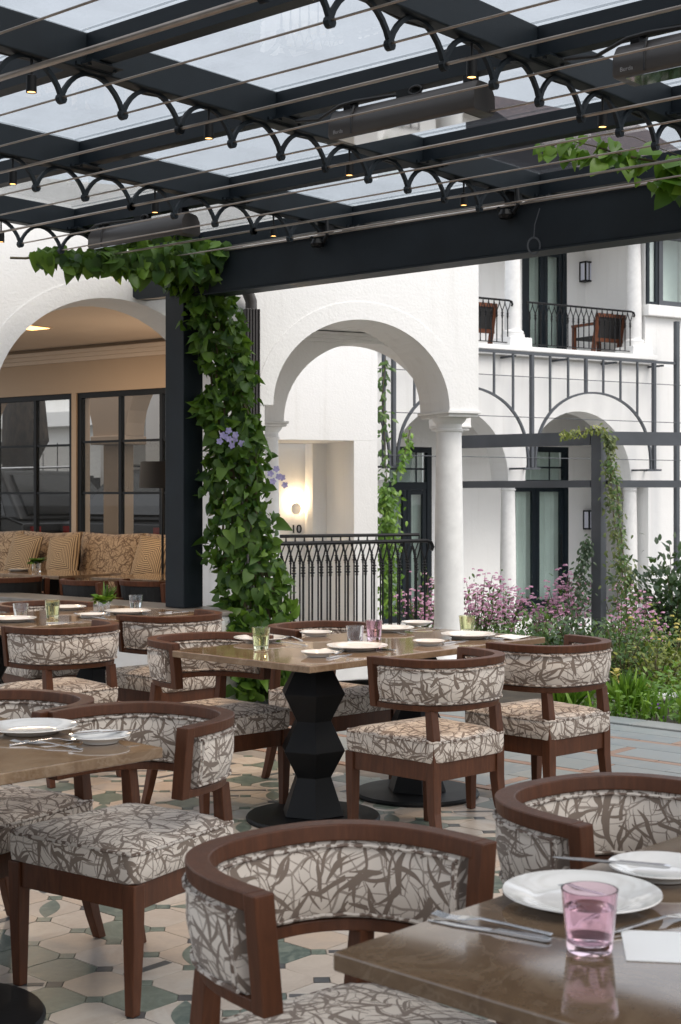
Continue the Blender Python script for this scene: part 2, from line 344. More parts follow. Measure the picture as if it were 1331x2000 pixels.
def rooftile():
    m, t, p = nodes("weathered roof slates"); b = N(t, "TexBrick"); t.links.new(mapped(t, "UV", (1, 1, 1)), b.inputs[0])
    b.inputs["Color1"].default_value = (0.16, 0.12, 0.12, 1); b.inputs["Color2"].default_value = (0.11, 0.09, 0.1, 1); b.inputs["Mortar"].default_value = (0.05, 0.045, 0.05, 1); b.inputs["Scale"].default_value = 4.0; b.inputs["Mortar Size"].default_value = 0.02
    t.links.new(b.outputs[0], p.inputs["Base Color"]); p.inputs["Roughness"].default_value = 0.8; return m
M['rooftile'] = rooftile()
# ================================================================ SETTING: ground, paving
FLOOR_AZ = 42.0; J2 = Vector((-0.306, 6.81, 0))
def visible(p, m=70):
    if p.y < 1.2: return False
    px = CX + F * p.x / p.y; py = HZ + F * (EYE - p.z) / p.y
    return -m < px < 1331 + m and -m < py < 2000 + 3 * m
tag(MB().span(-300, 300, -200, 500, -1.2, -0.75).build('ground', M['earth']), kind='structure')
terr = MB().span(-4.9, 9, -11, 3.29, -0.5, -0.006).build('terrace_floor', M['grout'], loc=J2, rot=(0, 0, -R(FLOOR_AZ)))
tag(terr, kind='structure')
terr_m = Matrix.Translation(J2) @ Matrix.Rotation(-R(FLOOR_AZ), 4, 'Z')

P_, CUT, GAP = 0.187, 0.033, 0.0035
h = P_ / 2 - GAP / 2; k_ = h - CUT
OCT = [(k_, -h), (h, -k_), (h, k_), (k_, h), (-k_, h), (-h, k_), (-h, -k_), (-k_, -h)]
d_ = CUT * 1.0 - GAP * 0.2
DOT = [(d_, 0), (0, d_), (-d_, 0), (0, -d_)]
CIRC = [(0.066 * math.cos(2 * math.pi * i / 20), 0.066 * math.sin(2 * math.pi * i / 20)) for i in range(20)]
def lens(a, b, n=9):
    up = [(-a + 2 * a * i / n, b * math.sin(math.pi * i / n)) for i in range(n + 1)]
    return up + [(x, -y) for x, y in up[-2:0:-1]]
def rot2(poly, a): return [(x * math.cos(a) - y * math.sin(a), x * math.sin(a) + y * math.cos(a)) for x, y in poly]
LENS1, LENS2 = rot2(lens(0.11, 0.035), R(45)), rot2(lens(0.11, 0.035), R(-45))
BAR1, BAR2 = rot2([(-0.1, -0.013), (0.1, -0.013), (0.1, 0.013), (-0.1, 0.013)], R(45)), [(-0.016, -0.085), (0.016, -0.085), (0.016, 0.085), (-0.016, 0.085)]
tm = {}
def tmesh(key, poly, m, z1):
    if key not in tm: tm[key] = MB().prism(poly, -0.012, z1).mesh('tile', m)
    return tm[key]
pieces = []
for ix in range(-40, 44):
    for iy in range(-44, 5):
        lx, ly = (ix + 0.5) * P_, (iy + 0.5) * P_ - 0.02
        if ly > 0.9 - P_ * 0.5: continue
        wp = terr_m @ Vector((lx, ly, 0))
        if visible(wp): 
            r = random.random(); rr = (random.uniform(-R(0.4), R(0.4)))
            zz = random.uniform(-0.0008, 0.0008)
            band = (ix % 4 == 0) and (iy % 3 == 0); band2 = (ix % 4 == 2) and (iy % 3 == 1)
            if band or r < 0.07: pieces.append((wp.length, 'tile', 'octg', OCT, 'green', 0.0, lx, ly, zz, rr))
            else:
                pieces.append((wp.length, 'tile', 'octc', OCT, 'cream', 0.0, lx, ly, zz, rr))
                if band2 and r < 0.6: pieces.append((wp.length, 'tile_inlay', 'circ', CIRC, 'green', 0.0011, lx, ly, zz, rr))
                elif r < 0.17: pieces.append((wp.length, 'tile_inlay', 'lens1', LENS1, 'green', 0.0011, lx, ly, zz, rr))
                elif r < 0.25: pieces.append((wp.length, 'tile_inlay', 'lens2', LENS2, 'green', 0.0011, lx, ly, zz, rr))
                elif r < 0.33: pieces.append((wp.length, 'tile_inlay', 'bar1', BAR1, 'dark', 0.0011, lx, ly, zz, rr))
                elif r < 0.41: pieces.append((wp.length, 'tile_inlay', 'bar2', BAR2, 'dark', 0.0011, lx, ly, zz, rr))
        dp = terr_m @ Vector((lx + P_ / 2, ly + P_ / 2, 0))
        if visible(dp) and ly + P_ / 2 < 0.86:
            pieces.append((dp.length, 'corner_tile', 'dotg' if random.random() < 0.7 else 'dotd', DOT, 'green' if random.random() < 0.7 else 'dark', 0.0004, lx + P_ / 2, ly + P_ / 2, 0, 0))
pieces.sort(key=lambda q: q[0])
cnt = {}; rest = {}
for (_, nm, key, poly, mt, z1, lx, ly, zz, rr) in pieces:
    cnt[nm] = cnt.get(nm, 0) + 1
    if cnt[nm] <= 300:
        me = tmesh(key + mt, poly, M['t_' + mt], z1); link(nm, me, terr, (lx, ly, zz), (0, 0, rr))
    else:
        rest.setdefault(mt, MB()).prism([(x + lx, y + ly) for x, y in poly], -0.012, z1 + zz)
for mt, b in rest.items(): tag(b.build({'cream': 'far_cream_tiles', 'green': 'far_green_tiles', 'dark': 'far_dark_tiles'}[mt], M['t_' + mt], terr), kind='stuff')
# slate pavers with terracotta strips, up to the garden
y = 0.90; row = 0; npv = 0
while y < 2.93:
    if row % 3 == 0: hgt, mt = 0.062, 't_terra'
    else: hgt, mt = random.choice((0.2, 0.26, 0.3)), 't_slate'
    x = -3.3 - random.random() * 0.3
    while x < 3.2:
        ln = random.uniform(0.22, 0.34) if mt == 't_terra' else random.uniform(0.3, 0.75)
        if visible(terr_m @ Vector((x + ln / 2, y + hgt / 2, 0)), 120):
            b = MB().span(x + 0.003, x + ln - 0.003, y + 0.003, y + hgt - 0.003, -0.02, random.uniform(-0.001, 0.0015))
            # some pavers are cut short by an upright strip
            b.build('paver' if mt == 't_slate' else 'brick_strip', M[mt], terr, bevel=0.002, seg=1)
            if mt == 't_slate' and random.random() < 0.35:
                x += ln; MB().span(x + 0.002, x + 0.06, y + 0.003, y + hgt - 0.003, -0.02, 0.0005).build('brick_strip', M['t_terra'], terr, bevel=0.002, seg=1); ln = 0.063
        x += ln
    y += hgt; row += 1
x = -2.6
while x < 3.4:
    MB().span(x + 0.003, x + 0.897, y + 0.004, 3.285, -0.1, 0.012).build('kerb_stone', M['t_slate'], terr, bevel=0.006); x += 0.9
# garden bed: falls away towards the hotel
b = MB(); gx, gy = 30, 22
def gz(X, Y):
    t = min(1, max(0, (Y - 9.5) / 9)); return -0.03 - 0.45 * t + 0.05 * math.sin(X * 2.1 + Y) * math.sin(Y * 1.7)
for j in range(gy + 1):
    for i in range(gx + 1):
        lx, ly = -4 + i * 0.55, 3.30 + j * j * 0.045 + j * 0.12
        wp = terr_m @ Vector((lx, ly, 0)); b.v.append((wp.x, wp.y, gz(wp.x, wp.y) - (0.02 if j else 0.02)))
for j in range(gy):
    for i in range(gx):
        q = j * (gx + 1) + i; b.f.append([q, q + 1, q + gx + 2, q + gx + 1]); b.uv.append(None)
tag(b.build('garden_bed', M['soil'], smooth=True), kind='structure')

# ================================================================ PERGOLA
PAZ = 40.7; GS, PS = 1.465, 1.145
perg = empty('pergola', J2, PAZ)
tag(perg, 'charcoal steel pergola with glass roof over the dining terrace', 'pergola')
perg_m = Matrix.Translation(J2) @ Matrix.Rotation(-R(PAZ), 4, 'Z')
def pw(x, y, z): return perg_m @ Vector((x, y, z))
ZT, ZB, BT = 3.37, 3.215, 3.15
gird = MB().span(-0.08, 0, -9.2, 2.75, ZB, ZT).mesh('girder', M['steel'])
purl = MB().span(0.002, GS - 0.082, 0, 0.07, ZT - 0.13, ZT - 0.003).mesh('purlin', M['steel'])
pane = MB().span(0.004 - 0.04, GS - 0.044, 0.004, PS - 0.004, ZT + 0.006, ZT + 0.02).mesh('glass_pane', M['roofglass'])
clb = MB(); clb.span(0.0015, 0.012, -0.06, 0.14, ZT - 0.145, ZT - 0.132).span(0.012, 0.085, -0.04, 0.13, ZT - 0.143, ZT - 0.134)
for yy in (-0.025, 0.11): clb.lathe([(0.009, 0), (0.009, 0.008), (0.0, 0.008)], 8, (0.05, yy, ZT - 0.152))
cleat = clb.mesh('cleat', M['steel'])
IR, JR = range(-4, 3), range(-8, 3)
for i in IR:
    o = link('girder', gird, perg, (-GS * i, 0, 0)); bv = o.modifiers.new('b', 'BEVEL'); bv.width = 0.006; bv.segments = 2
    for j in JR:
        if i > -4 or True:
            o = link('purlin', purl, perg, (-GS * i, PS * j, 0))
            if visible(pw(-GS * i, PS * j, ZT), 60): link('cleat', cleat, perg, (-GS * i, PS * j, 0))
            link('glass_pane', pane, perg, (-GS * i, PS * j, 0)) if j < 2 else None
    link('glass_pane', MB().span(0.004 - 0.04, GS - 0.044, 0.004, 0.46, ZT + 0.006, ZT + 0.02).mesh('glass_pane', M['roofglass']), perg, (-GS * i, PS * 2, 0))
# eaves beam, post, stub bracket
MB().span(-2.75, 6.6, 2.01, 2.13, 2.86, BT).build('beam', M['steel'], perg, bevel=0.008)
MB().span(-2.745, 6.6, 1.985, 2.155, 2.848, 2.8585).build('beam_flange', M['steel'], perg)
MB().span(-2.945, -2.755, 1.975, 2.165, 0.655, 3.2).build('post', M['steel'], perg, bevel=0.006)
prof = [(-2.947, 2.88), (-2.947, 3.05), (-3.42, 3.05), (-3.44, 3.0), (-3.38, 2.93), (-3.3, 2.885), (-3.1, 2.88)]
MB().prismy(prof, 2.02, 2.12).build('stub_bracket', M['steel'], perg)
for i in IR:
    if i in (-1, 0, 1, 2):
        b = MB().span(-GS * i - 0.075, -GS * i - 0.005, 2.03, 2.11, BT - 0.002, ZB + 0.002)
        b.tube([(-GS * i + 0.03, 2.0, ZB + 0.03), (-GS * i + 0.05, 1.985, BT - 0.02), (-GS * i + 0.02, 1.985, BT - 0.06), (-GS * i - 0.06, 1.985, BT - 0.06), (-GS * i - 0.09, 1.985, BT - 0.02)], 0.013, 8)
        b.lathe([(0.035, 0), (0.045, 0.02), (0.03, 0.05)], 12, (-GS * i - 0.03, 1.975, BT - 0.09))
        b.build('beam_clamp', M['black'], perg)
# scalloped brackets and the cables they carry
WZ, WP, W0 = 3.085, 0.99, -0.585
b = MB()
for q in range(3):
    y0 = q * WP / 3
    pts = [(0, y0 + (WP / 3) * (u / 12 + 0.35 * (0.5 - 0.5 * math.cos(math.pi * u / 12) - u / 12)), WZ + 0.004 + (ZB - WZ - 0.002) * math.sin(math.pi * u / 12) ** 0.85) for u in range(13)]
    rings = []
    for u, p in enumerate(pts):
        a = Vector(pts[max(0, u - 1)]); c = Vector(pts[min(12, u + 1)]); t = (c - a).normalized(); nn = Vector((0, -t.z, t.y)) * 0.009
        v = Vector(p); rings.append([v + nn + Vector((-0.009, 0, 0)), v + nn + Vector((0.009, 0, 0)), v - nn + Vector((0.009, 0, 0)), v - nn + Vector((-0.009, 0, 0))])
    b.loft(rings)
for q in range(4):
    c = Vector((0, q * WP / 3, WZ))
    b.loft([[c + Vector((sx, 0.022 * math.cos(2 * math.pi * i / 12), 0.022 * math.sin(2 * math.pi * i / 12) - 0.004)) for i in range(12)] for sx in (-0.012, 0.012)])
brk = b.mesh('scallop_bracket', M['steel'], False)
for i in IR:
    for k in range(-3, 3):
        if any(visible(pw(-GS * i, W0 + WP * (k + u), WZ), 80) for u in (0, .5, 1)) and k < 3: link('scallop_bracket', brk, perg, (-GS * i - 0.04, W0 + WP * k, 0))
for n in range(-10, 9):
    yy = W0 + WP / 3 * n
    if yy > 2.36: continue
    rad = 0.0048 if n % 3 else (0.013 if n <= -3 else 0.0072)
    MB().tube([(-2.98, yy, WZ), (5.6, yy, WZ)], rad, 8).build('cable', M['rod'], perg, smooth=True)
MB().tube([(-2.7, 1.99, 3.135), (6.5, 1.99, 3.135)], 0.008, 8).build('cable', M['rod'], perg, smooth=True)
# conduit along the girders
for i in (-1, 0, 1):
    pts = [(-GS * i - 0.088 + 0.008 * math.sin(q * 1.9), -3 + q * 0.25, ZB + 0.012 + 0.01 * math.sin(q * 2.7)) for q in range(21)]
    MB().tube(pts, 0.008, 6).build('conduit', M['cable'], perg, smooth=True)
# spotlights
def spot_proto():
    e = empty('spotlight')
    MB().tube([(0, 0, 0), (0, 0, -0.075)], 0.006, 8).lathe([(0.016, -0.003), (0.016, 0)], 10).build('stem', M['black'], e)
    MB().lathe([(0.012, -0.07), (0.021, -0.074), (0.022, -0.14), (0.018, -0.14), (0.018, -0.13)], 16).build('housing', M['black'], e, smooth=True)
    MB().lathe([(0.0, -0.137), (0.0175, -0.137), (0.0175, -0.134), (0.0, -0.134)], 14).build('lens', M['bulb'], e)
    ld = bpy.data.lights.new('spot_lamp', 'SPOT'); ld.energy = 30; ld.color = (1, 0.66, 0.36); ld.spot_size = R(70); ld.spot_blend = 0.8; ld.shadow_soft_size = 0.02
    lo = bpy.data.objects.new('spot_lamp', ld); col.objects.link(lo); lo.parent = e; lo.location = (0, 0, -0.15)
    return e
sp0 = spot_proto(); first = True
for i in IR:
    for k in range(-3, 3):
        p = pw(-GS * i - 0.04, W0 + WP * k + 0.18, ZB)
        if not visible(p, 20) or W0 + WP * k > 1.6: continue
        e = sp0 if first else copy_tree(sp0); first = False
        e.location = p
        tag(e, 'small black cylinder spotlight glowing warm under a pergola girder', 'spotlight', 'spotlights under the pergola girders')
M['grey_print'] = simple('grey logo print', (0.3, 0.29, 0.29), 0.6)
# radiant heaters
def heater(x, y, ln, label, text=True):
    e = empty('patio_heater', pw(x, y, 0), PAZ); tag(e, label, 'heater', None)
    z0, z1, w2 = 3.07, 3.205, 0.085
    sec = [(-w2 + 0.012, z0), (-w2, z0 + 0.012), (-w2 + 0.004, z1 - 0.05), (-w2 + 0.03, z1 - 0.008), (-0.02, z1), (0.02, z1), (w2 - 0.03, z1 - 0.008), (w2 - 0.004, z1 - 0.05), (w2, z0 + 0.012), (w2 - 0.012, z0)]
    rings = [[(xx, a, z) for a, z in sec] for xx in (0.0, 0.012, ln - 0.012, ln)]
    rings[0] = [(p[0], p[1] * 0.93, z0 + (p[2] - z0) * 0.93 + 0.004) for p in rings[0]]; rings[3] = [(p[0], p[1] * 0.93, z0 + (p[2] - z0) * 0.93 + 0.004) for p in rings[3]]
    MB().loft(rings).build('casing', M['heater'], e, smooth=True)
    MB().span(0.05, ln - 0.06, -w2 + 0.02, w2 - 0.02, z0 - 0.004, z0 + 0.002).build('heating_panel', M['mirror'], e)
    for xx in (0.07, ln - 0.07): MB().span(xx - 0.02, xx + 0.02, -0.03, 0.03, z1 - 0.003, 3.238).build('mount', M['black'], e)
    MB().span(ln * 0.5 - 0.045, ln * 0.5 + 0.045, -0.035, 0.035, z1 - 0.003, 3.238).build('junction_box', M['black'], e)
    b = MB(); b.tube([(0.0 - 0.25, -0.02, 3.21), (-0.1, -0.03, 3.19), (0.05, -0.05, 3.225), (0.14, -0.06, 3.225), (0.3, -0.04, 3.222), (ln * 0.5, -0.02, 3.22)], 0.008, 6)
    b.tube([(0.14, -0.06, 3.205), (0.14, -0.082, 3.16), (0.14, -0.083, z0 + 0.005)], 0.005, 6)
    b.tube([(ln * .5 + .045 + 0.035 * math.cos(q * math.pi / 6) + 0.03, -0.05, 3.215 + 0.018 * math.sin(q * math.pi / 6)) for q in range(13)], 0.006, 6).build('power_cable', M['cable'], e, smooth=True)
    if text:
        cu = bpy.data.curves.new('logo', 'FONT'); cu.body = 'Burda'; cu.size = 0.03; cu.extrude = 0.0006; cu.align_x = 'CENTER'
        to = bpy.data.objects.new('tmp', cu); col.objects.link(to); dg = bpy.context.evaluated_depsgraph_get()
        me = bpy.data.meshes.new_from_object(to.evaluated_get(dg)); bpy.data.objects.remove(to)
        me.materials.append(M['grey_print']); lo = link('logo', me, e, (0.065, -w2 - 0.0015, z0 + 0.018), (R(90), 0, 0)); lo.scale = (0.8, 0.8, 0.8)
    return e
mm, mt_, mp_ = nodes("polished heater panel"); mp_.inputs["Base Color"].default_value = (0.55, 0.56, 0.57, 1); mp_.inputs["Metallic"].default_value = 1; mp_.inputs["Roughness"].default_value = 0.04; M['mirror'] = mm
heater(0.371, 0.03, 0.81, 'dark radiant heater slung under the roof bar between two spotlights')
heater(1.84, 0.03, 0.81, 'dark radiant heater beside a trailing black cable at the open garden side')
heater(-2.73, PS + 0.03, 0.9, 'dark radiant heater just above the leafy vine by the arched wall', False)
# loop of wire hanging from the beam
b = MB(); c = pw(0.16, 1.98, 2.83)
b.tube([pw(0.2, 1.98, 3.09), pw(0.17, 1.975, 3.0), c + Vector((0, 0, 0.1))], 0.003, 5)
for r in (0.05, 0.044): b.tube([c + Vector((r * 0.75 * math.cos(q * math.pi / 10), -0.005, 0.06 + r * math.sin(q * math.pi / 10) - 0.01)) for q in range(21)], 0.0025, 5)
tag(b.build('wire_loop', M['grey_steel'], smooth=True), 'thin loop of wire dangling from the pergola beam', 'wire')

# low planter wall carrying the post
lw = empty('planter_wall', pw(0, 0, 0), PAZ); tag(lw, 'low white rendered wall with dark stone coping under the pergola post', 'wall')
MB().span(-5.2, -2.36, 1.9, 2.24, 0, 0.62).build('wall', M['stucco'], lw, bevel=0.01)
MB().span(-5.22, -2.34, 1.87, 2.27, 0.622, 0.652).build('coping', M['plinth'], lw, bevel=0.006)

# ================================================================ ARCADED WALL (nearest building)
def arc_pts(s0, s1, zs, rise, n=28):
    c, a = (s0 + s1) / 2, (s1 - s0) / 2
    return [(c - a * math.cos(math.pi * i / n), zs + rise * math.sin(math.pi * i / n)) for i in range(n + 1)]
def tri_build(poly, y0, y1, name, m, parent, bevel=0):
    b = MB().prismy(poly, y0, y1); me = b.mesh(name, m); bm = bmesh.new(); bm.from_mesh(me)
    bmesh.ops.triangulate(bm, faces=[f for f in bm.faces if len(f.verts) > 4]); bm.to_mesh(me); bm.free()
    o = link(name, me, parent)
    if bevel: bv = o.modifiers.new('b', 'BEVEL'); bv.width = bevel; bv.segments = 2; bv.limit_method = 'ANGLE'; bv.angle_limit = R(50)
    return o
def column(parent, x, y, z0, z1, r, name='column', base=True, m='stone', impost=None):
    hgt = z1 - z0; b = MB()
    pr = []
    if base: pr += [(r * 1.45, z0), (r * 1.45, z0 + 0.06), (r * 1.3, z0 + 0.065), (r * 1.36, z0 + 0.085), (r * 1.3, z0 + 0.11), (r * 1.1, z0 + 0.125)]
    else: pr += [(r, z0)]
    for q in range(9):
        u = q / 8; pr.append((r * (1.0 - 0.17 * u ** 1.8), z0 + (0.13 if base else 0.01) + u * (hgt - 0.30)))
    rt = r * 0.83; t = z1
    pr += [(rt, t - 0.165), (rt * 1.12, t - 0.16), (rt * 1.15, t - 0.145), (rt * 1.03, t - 0.138), (rt * 1.03, t - 0.1), (rt * 1.14, t - 0.09), (rt * 1.36, t - 0.065), (rt * 1.4, t - 0.05)]
    b.lathe(pr, 28, (x, y, 0)); o = b.build(name, M[m], parent, smooth=True)
    a = impost or (rt * 1.5, rt * 1.5)
    MB().box((x, y, t - 0.036), (a[0] * 2 * 0.9, a[1] * 2 * 0.9, 0.026)).box((x, y, t - 0.011), (a[0] * 2, a[1] * 2, 0.022)).build('capital', M[m], o, bevel=0.004)
    return o
HAZ = 65.0; HP = Vector((-0.517, 11.0, 0))
arc = empty('arcade_building', HP, HAZ - 90); tag(arc, 'white rendered wall with two round arches and a stone column at its end', 'building')
arc_m = Matrix.Translation(HP) @ Matrix.Rotation(-R(HAZ - 90), 4, 'Z')
poly = [(-3.6, 0), (-2.134, 0)] + arc_pts(-2.134, -0.433, 2.05, 0.84) + [(-0.433, 0), (-0.07, 0), (-0.07, 2.145)] + arc_pts(0, 1.547, 2.145, 0.695) + [(1.821, 2.145), (1.821, 3.72), (-3.6, 3.72)]
tri_build(poly, 0, 0.5, 'wall', M['stucco'], arc)
# slightly raised bands round the arches
for (s0, s1, zs, rise) in ((0, 1.547, 2.145, 0.695), (-2.134, -0.433, 2.05, 0.84)):
    o1, o2 = arc_pts(s0 - 0.0, s1 + 0.0, zs, rise, 36), arc_pts(s0 - 0.14, s1 + 0.14, zs, rise + 0.14, 36)
    b = MB()
    b.loft([[(o1[i][0], -0.006, o1[i][1]), (o2[i][0], -0.006, o2[i][1]), (o2[i][0], 0.01, o2[i][1]), (o1[i][0], 0.01, o1[i][1])] for i in range(len(o1))])
    b.build('arch_band', M['stucco'], arc)
column(arc, 1.684, 0.25, 0, 2.143, 0.125, impost=(0.155, 0.27))
# rear arch of the passage, its columns, ceiling
rp = [(0.3, 0), (0.80, 0), (0.80, 2.145)] + arc_pts(0.99, 2.72, 2.145, 0.77) + [(3.0, 2.145), (3.0, 3.02), (0.3, 3.02)]
tri_build(rp, 2.15, 2.5, 'rear_wall', M['stucco'], arc)
column(arc, 0.9, 2.32, 0, 2.143, 0.115, impost=(0.13, 0.2)); column(arc, 2.86, 2.32, 0, 2.143, 0.115, impost=(0.13, 0.2))
MB().prism([(-0.1, 0.502), (1.8, 0.502), (2.85, 2.148), (-0.1, 2.148)], 3.0, 3.1).build('passage_ceiling', M['stucco'], arc)
b = MB()
for q in range(3): b.span(0.3, 2.8, 2.1 - 0.035 * q, 2.148, 2.96 - 0.03 * (2 - q) * 1.0, 2.989 - 0.03 * (2 - q))
b.build('cornice', M['stucco'], arc)
MB().prism([(-0.05, 0.02), (1.8, 0.02), (3.0, 2.6), (-0.05, 2.6)], 0.0, 0.1).build('passage_floor', M['stone'], arc)
# downpipe at the pier
dp = empty('downpipe', arc_m @ Vector((-0.21, -0.075, 0)), HAZ - 90); tag(dp, 'dark ribbed downpipe running down the pier between the arches', 'downpipe')
b = MB().span(-0.055, 0.055, -0.035, 0.06, 0.2, 2.86)
for q in range(5): b.span(-0.05 + q * 0.0235, -0.05 + q * 0.0235 + 0.012, -0.047, -0.036, 0.2, 2.86)
b.build('pipe', M['heater'], dp, bevel=0.003)
MB().tube([(0, 0, 2.85), (0, 0, 2.92), (-0.04, -0.02, 2.99), (-0.2, -0.12, 3.08)], 0.045, 12).build('elbow', M['heater'], dp, smooth=True)

# railings
def railing(parent_name, label, p0, p1, ztop, zbot, n, group=None, curl=True, r=0.008):
    p0, p1 = Vector(p0), Vector(p1); d = (p1 - p0); L = d.length; az = math.degrees(math.atan2(d.x, d.y))
    e = empty(parent_name, p0, az - 90); tag(e, label, 'railing', group)      # local +x runs along the rail
    b = MB(); pts = [(0, 0, ztop), (L * 0.5, 0, ztop), (L, 0, ztop)]
    if curl: pts = [(0.0, 0, ztop), (L * 0.5, 0, ztop), (L - 0.03, 0, ztop), (L + 0.02, 0, ztop - 0.012), (L + 0.04, 0, ztop - 0.05), (L + 0.025, 0, ztop - 0.08)]
    rings = []
    b.tube(pts, 0.016, 8).build('handrail', M['black'], e, smooth=True)
    MB().span(0, L, -0.012, 0.012, zbot, zbot + 0.012).build('bottom_rail', M['black'], e)
    st = L / n; hook = 0.17
    bb = MB().tube([(0, 0, zbot), (0, 0, ztop - hook)], r, 6)
    for zc, rr in ((0.0, 1.6), (-0.022, 2.6), (-0.044, 2.0), (-0.066, 2.8), (-0.088, 1.7)):
        bb.lathe([(r, zc + 0.011 + ztop - hook), (r * rr, zc + ztop - hook), (r, zc - 0.011 + ztop - hook)], 8)
    for sx in (-1, 1):
        bb.tube([(sx * st * 0.5 * math.sin(u * math.pi / 2 / 6) ** 1.2 if u else 0, 0, ztop - hook + hook * 0.94 * (u / 6)) for u in range(7)], r * 0.8, 5)
    me = bb.mesh('baluster', M['black'])
    for q in range(n): link('baluster', me, e, ((q + 0.5) * st, 0, 0))
    return e
railing('iron_railing', 'black iron railing with collared balusters beside the vine, in front of the passage', arc_m @ Vector((-0.05, 0.12, 0)), arc_m @ Vector((1.52, 0.3, 0)), 1.075, 0.14, 19)
railing('iron_railing', 'black iron railing closing the far side of the arched passage', arc_m @ Vector((0.6, 2.3, 0)), arc_m @ Vector((2.5, 2.3, 0)), 1.066, 0.14, 20, curl=False)

# ================================================================ LOUNGE behind the left arch
WAZ = -53.5; WP0 = Vector((-2.655, 15.0, 0)); 
lng = empty('lounge_room', WP0, WAZ + 180); tag(lng, 'warm lit lounge with cream walls seen through the left arch', 'room')
# local x runs right and towards the camera along the window wall, local y points out towards the street
lm = Matrix.Translation(WP0) @ Matrix.Rotation(-R(WAZ + 90 + 90), 4, 'Z')
lng.matrix_world = Matrix.Translation(WP0) @ Matrix.Rotation(-R(WAZ + 180 - 90), 4, 'Z'); lm = lng.matrix_world.copy()
def ls(px, y=0.0):
    k = (px - CX) / F; o = lm @ Vector((0, y, 0)); d = (lm.to_3x3() @ Vector((1, 0, 0)))
    return (k * o.y - o.x) / (d.x - k * d.y)
x0, x1, x2, x3 = ls(-60), ls(140), ls(149), ls(352)
WT, WB = 2.53, 0.55
xe, xs = ls(446) + 0.15, -3.4
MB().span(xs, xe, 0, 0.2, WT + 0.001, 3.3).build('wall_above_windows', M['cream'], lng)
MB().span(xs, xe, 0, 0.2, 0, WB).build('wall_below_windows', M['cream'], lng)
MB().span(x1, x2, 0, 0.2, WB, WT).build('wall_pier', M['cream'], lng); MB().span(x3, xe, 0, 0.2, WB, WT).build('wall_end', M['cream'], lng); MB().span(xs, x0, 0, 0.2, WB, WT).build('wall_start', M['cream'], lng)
b = MB()
for q in range(3): b.span(xs, xe, -0.03 - 0.03 * q, -0.001, 2.86 + 0.04 * q, 2.90 + 0.04 * q - 0.001)
b.build('cornice', M['ceil'], lng)
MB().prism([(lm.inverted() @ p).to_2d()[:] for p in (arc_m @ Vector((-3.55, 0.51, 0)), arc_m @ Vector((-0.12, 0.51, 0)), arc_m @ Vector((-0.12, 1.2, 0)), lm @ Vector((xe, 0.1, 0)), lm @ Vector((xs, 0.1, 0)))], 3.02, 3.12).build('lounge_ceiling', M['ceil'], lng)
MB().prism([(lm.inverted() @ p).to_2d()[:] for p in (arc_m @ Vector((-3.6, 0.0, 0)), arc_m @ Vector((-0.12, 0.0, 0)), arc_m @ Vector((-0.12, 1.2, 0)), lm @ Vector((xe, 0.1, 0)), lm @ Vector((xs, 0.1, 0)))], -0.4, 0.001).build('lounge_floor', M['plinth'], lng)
bb = MB(); pa, pb = (lm.inverted() @ (arc_m @ Vector((-0.12, 0.52, 0)))), Vector((ls(440), -0.002, 0))
bb.prism([(pa.x, pa.y), (pa.x + 0.12, pa.y), (pb.x + 0.12, pb.y), (pb.x, pb.y)], 0, 3.0).build('side_wall', M['cream'], lng)
def casement(par, xa, xb, za, zb, xm, zm, y=0.02, fw=0.055, m='black', glass='darkpane'):
    w_ = MB().span(xa, xb, y, y + 0.06, zb - fw, zb).span(xa, xb, y, y + 0.06, za, za + fw).span(xa, xa + fw, y, y + 0.06, za + fw, zb - fw).span(xb - fw, xb, y, y + 0.06, za + fw, zb - fw).build('window', M[m], par)
    for q in xm: MB().span(q - 0.02, q + 0.02, y + 0.005, y + 0.055, za + fw, zb - fw).build('mullion', M[m], w_)
    for q in zm: MB().span(xa + fw, xb - fw, y + 0.012, y + 0.048, q - 0.012, q + 0.012).build('glazing_bar', M[m], w_)
    xsx = [xa + fw] + list(xm) + [xb - fw]; zsx = [za + fw] + list(zm) + [zb - fw]
    for a, c in zip(xsx[:-1], xsx[1:]):
        for e_, f_ in zip(zsx[:-1], zsx[1:]): MB().span(a + 0.003, c - 0.003, y + 0.026, y + 0.032, e_ + 0.003, f_ - 0.003).build('pane', M[glass], w_)
    return w_
zr = lambda py: EYE + (HZ - py) * 15.0 / F
casement(lng, x0, x1, WB, WT, [ls(-10), ls(65)], [zr(868), zr(963)]); casement(lng, x2, x3, WB, WT, [ls(231), ls(311)], [zr(863), zr(963)])
# recessed ceiling light
cl = empty('ceiling_downlight', lm @ Vector((ls(40, -1.6), -1.6, 3.02)), WAZ); tag(cl, 'recessed warm light in the lounge ceiling', 'ceiling light')
MB().span(-0.4, 0.25, -0.12, 0.12, -0.014, -0.001).build('diffuser', M['bulb'], cl); MB().span(-0.42, 0.27, -0.14, 0.14, -0.01, 0.0).build('trim', M['ceil'], cl)
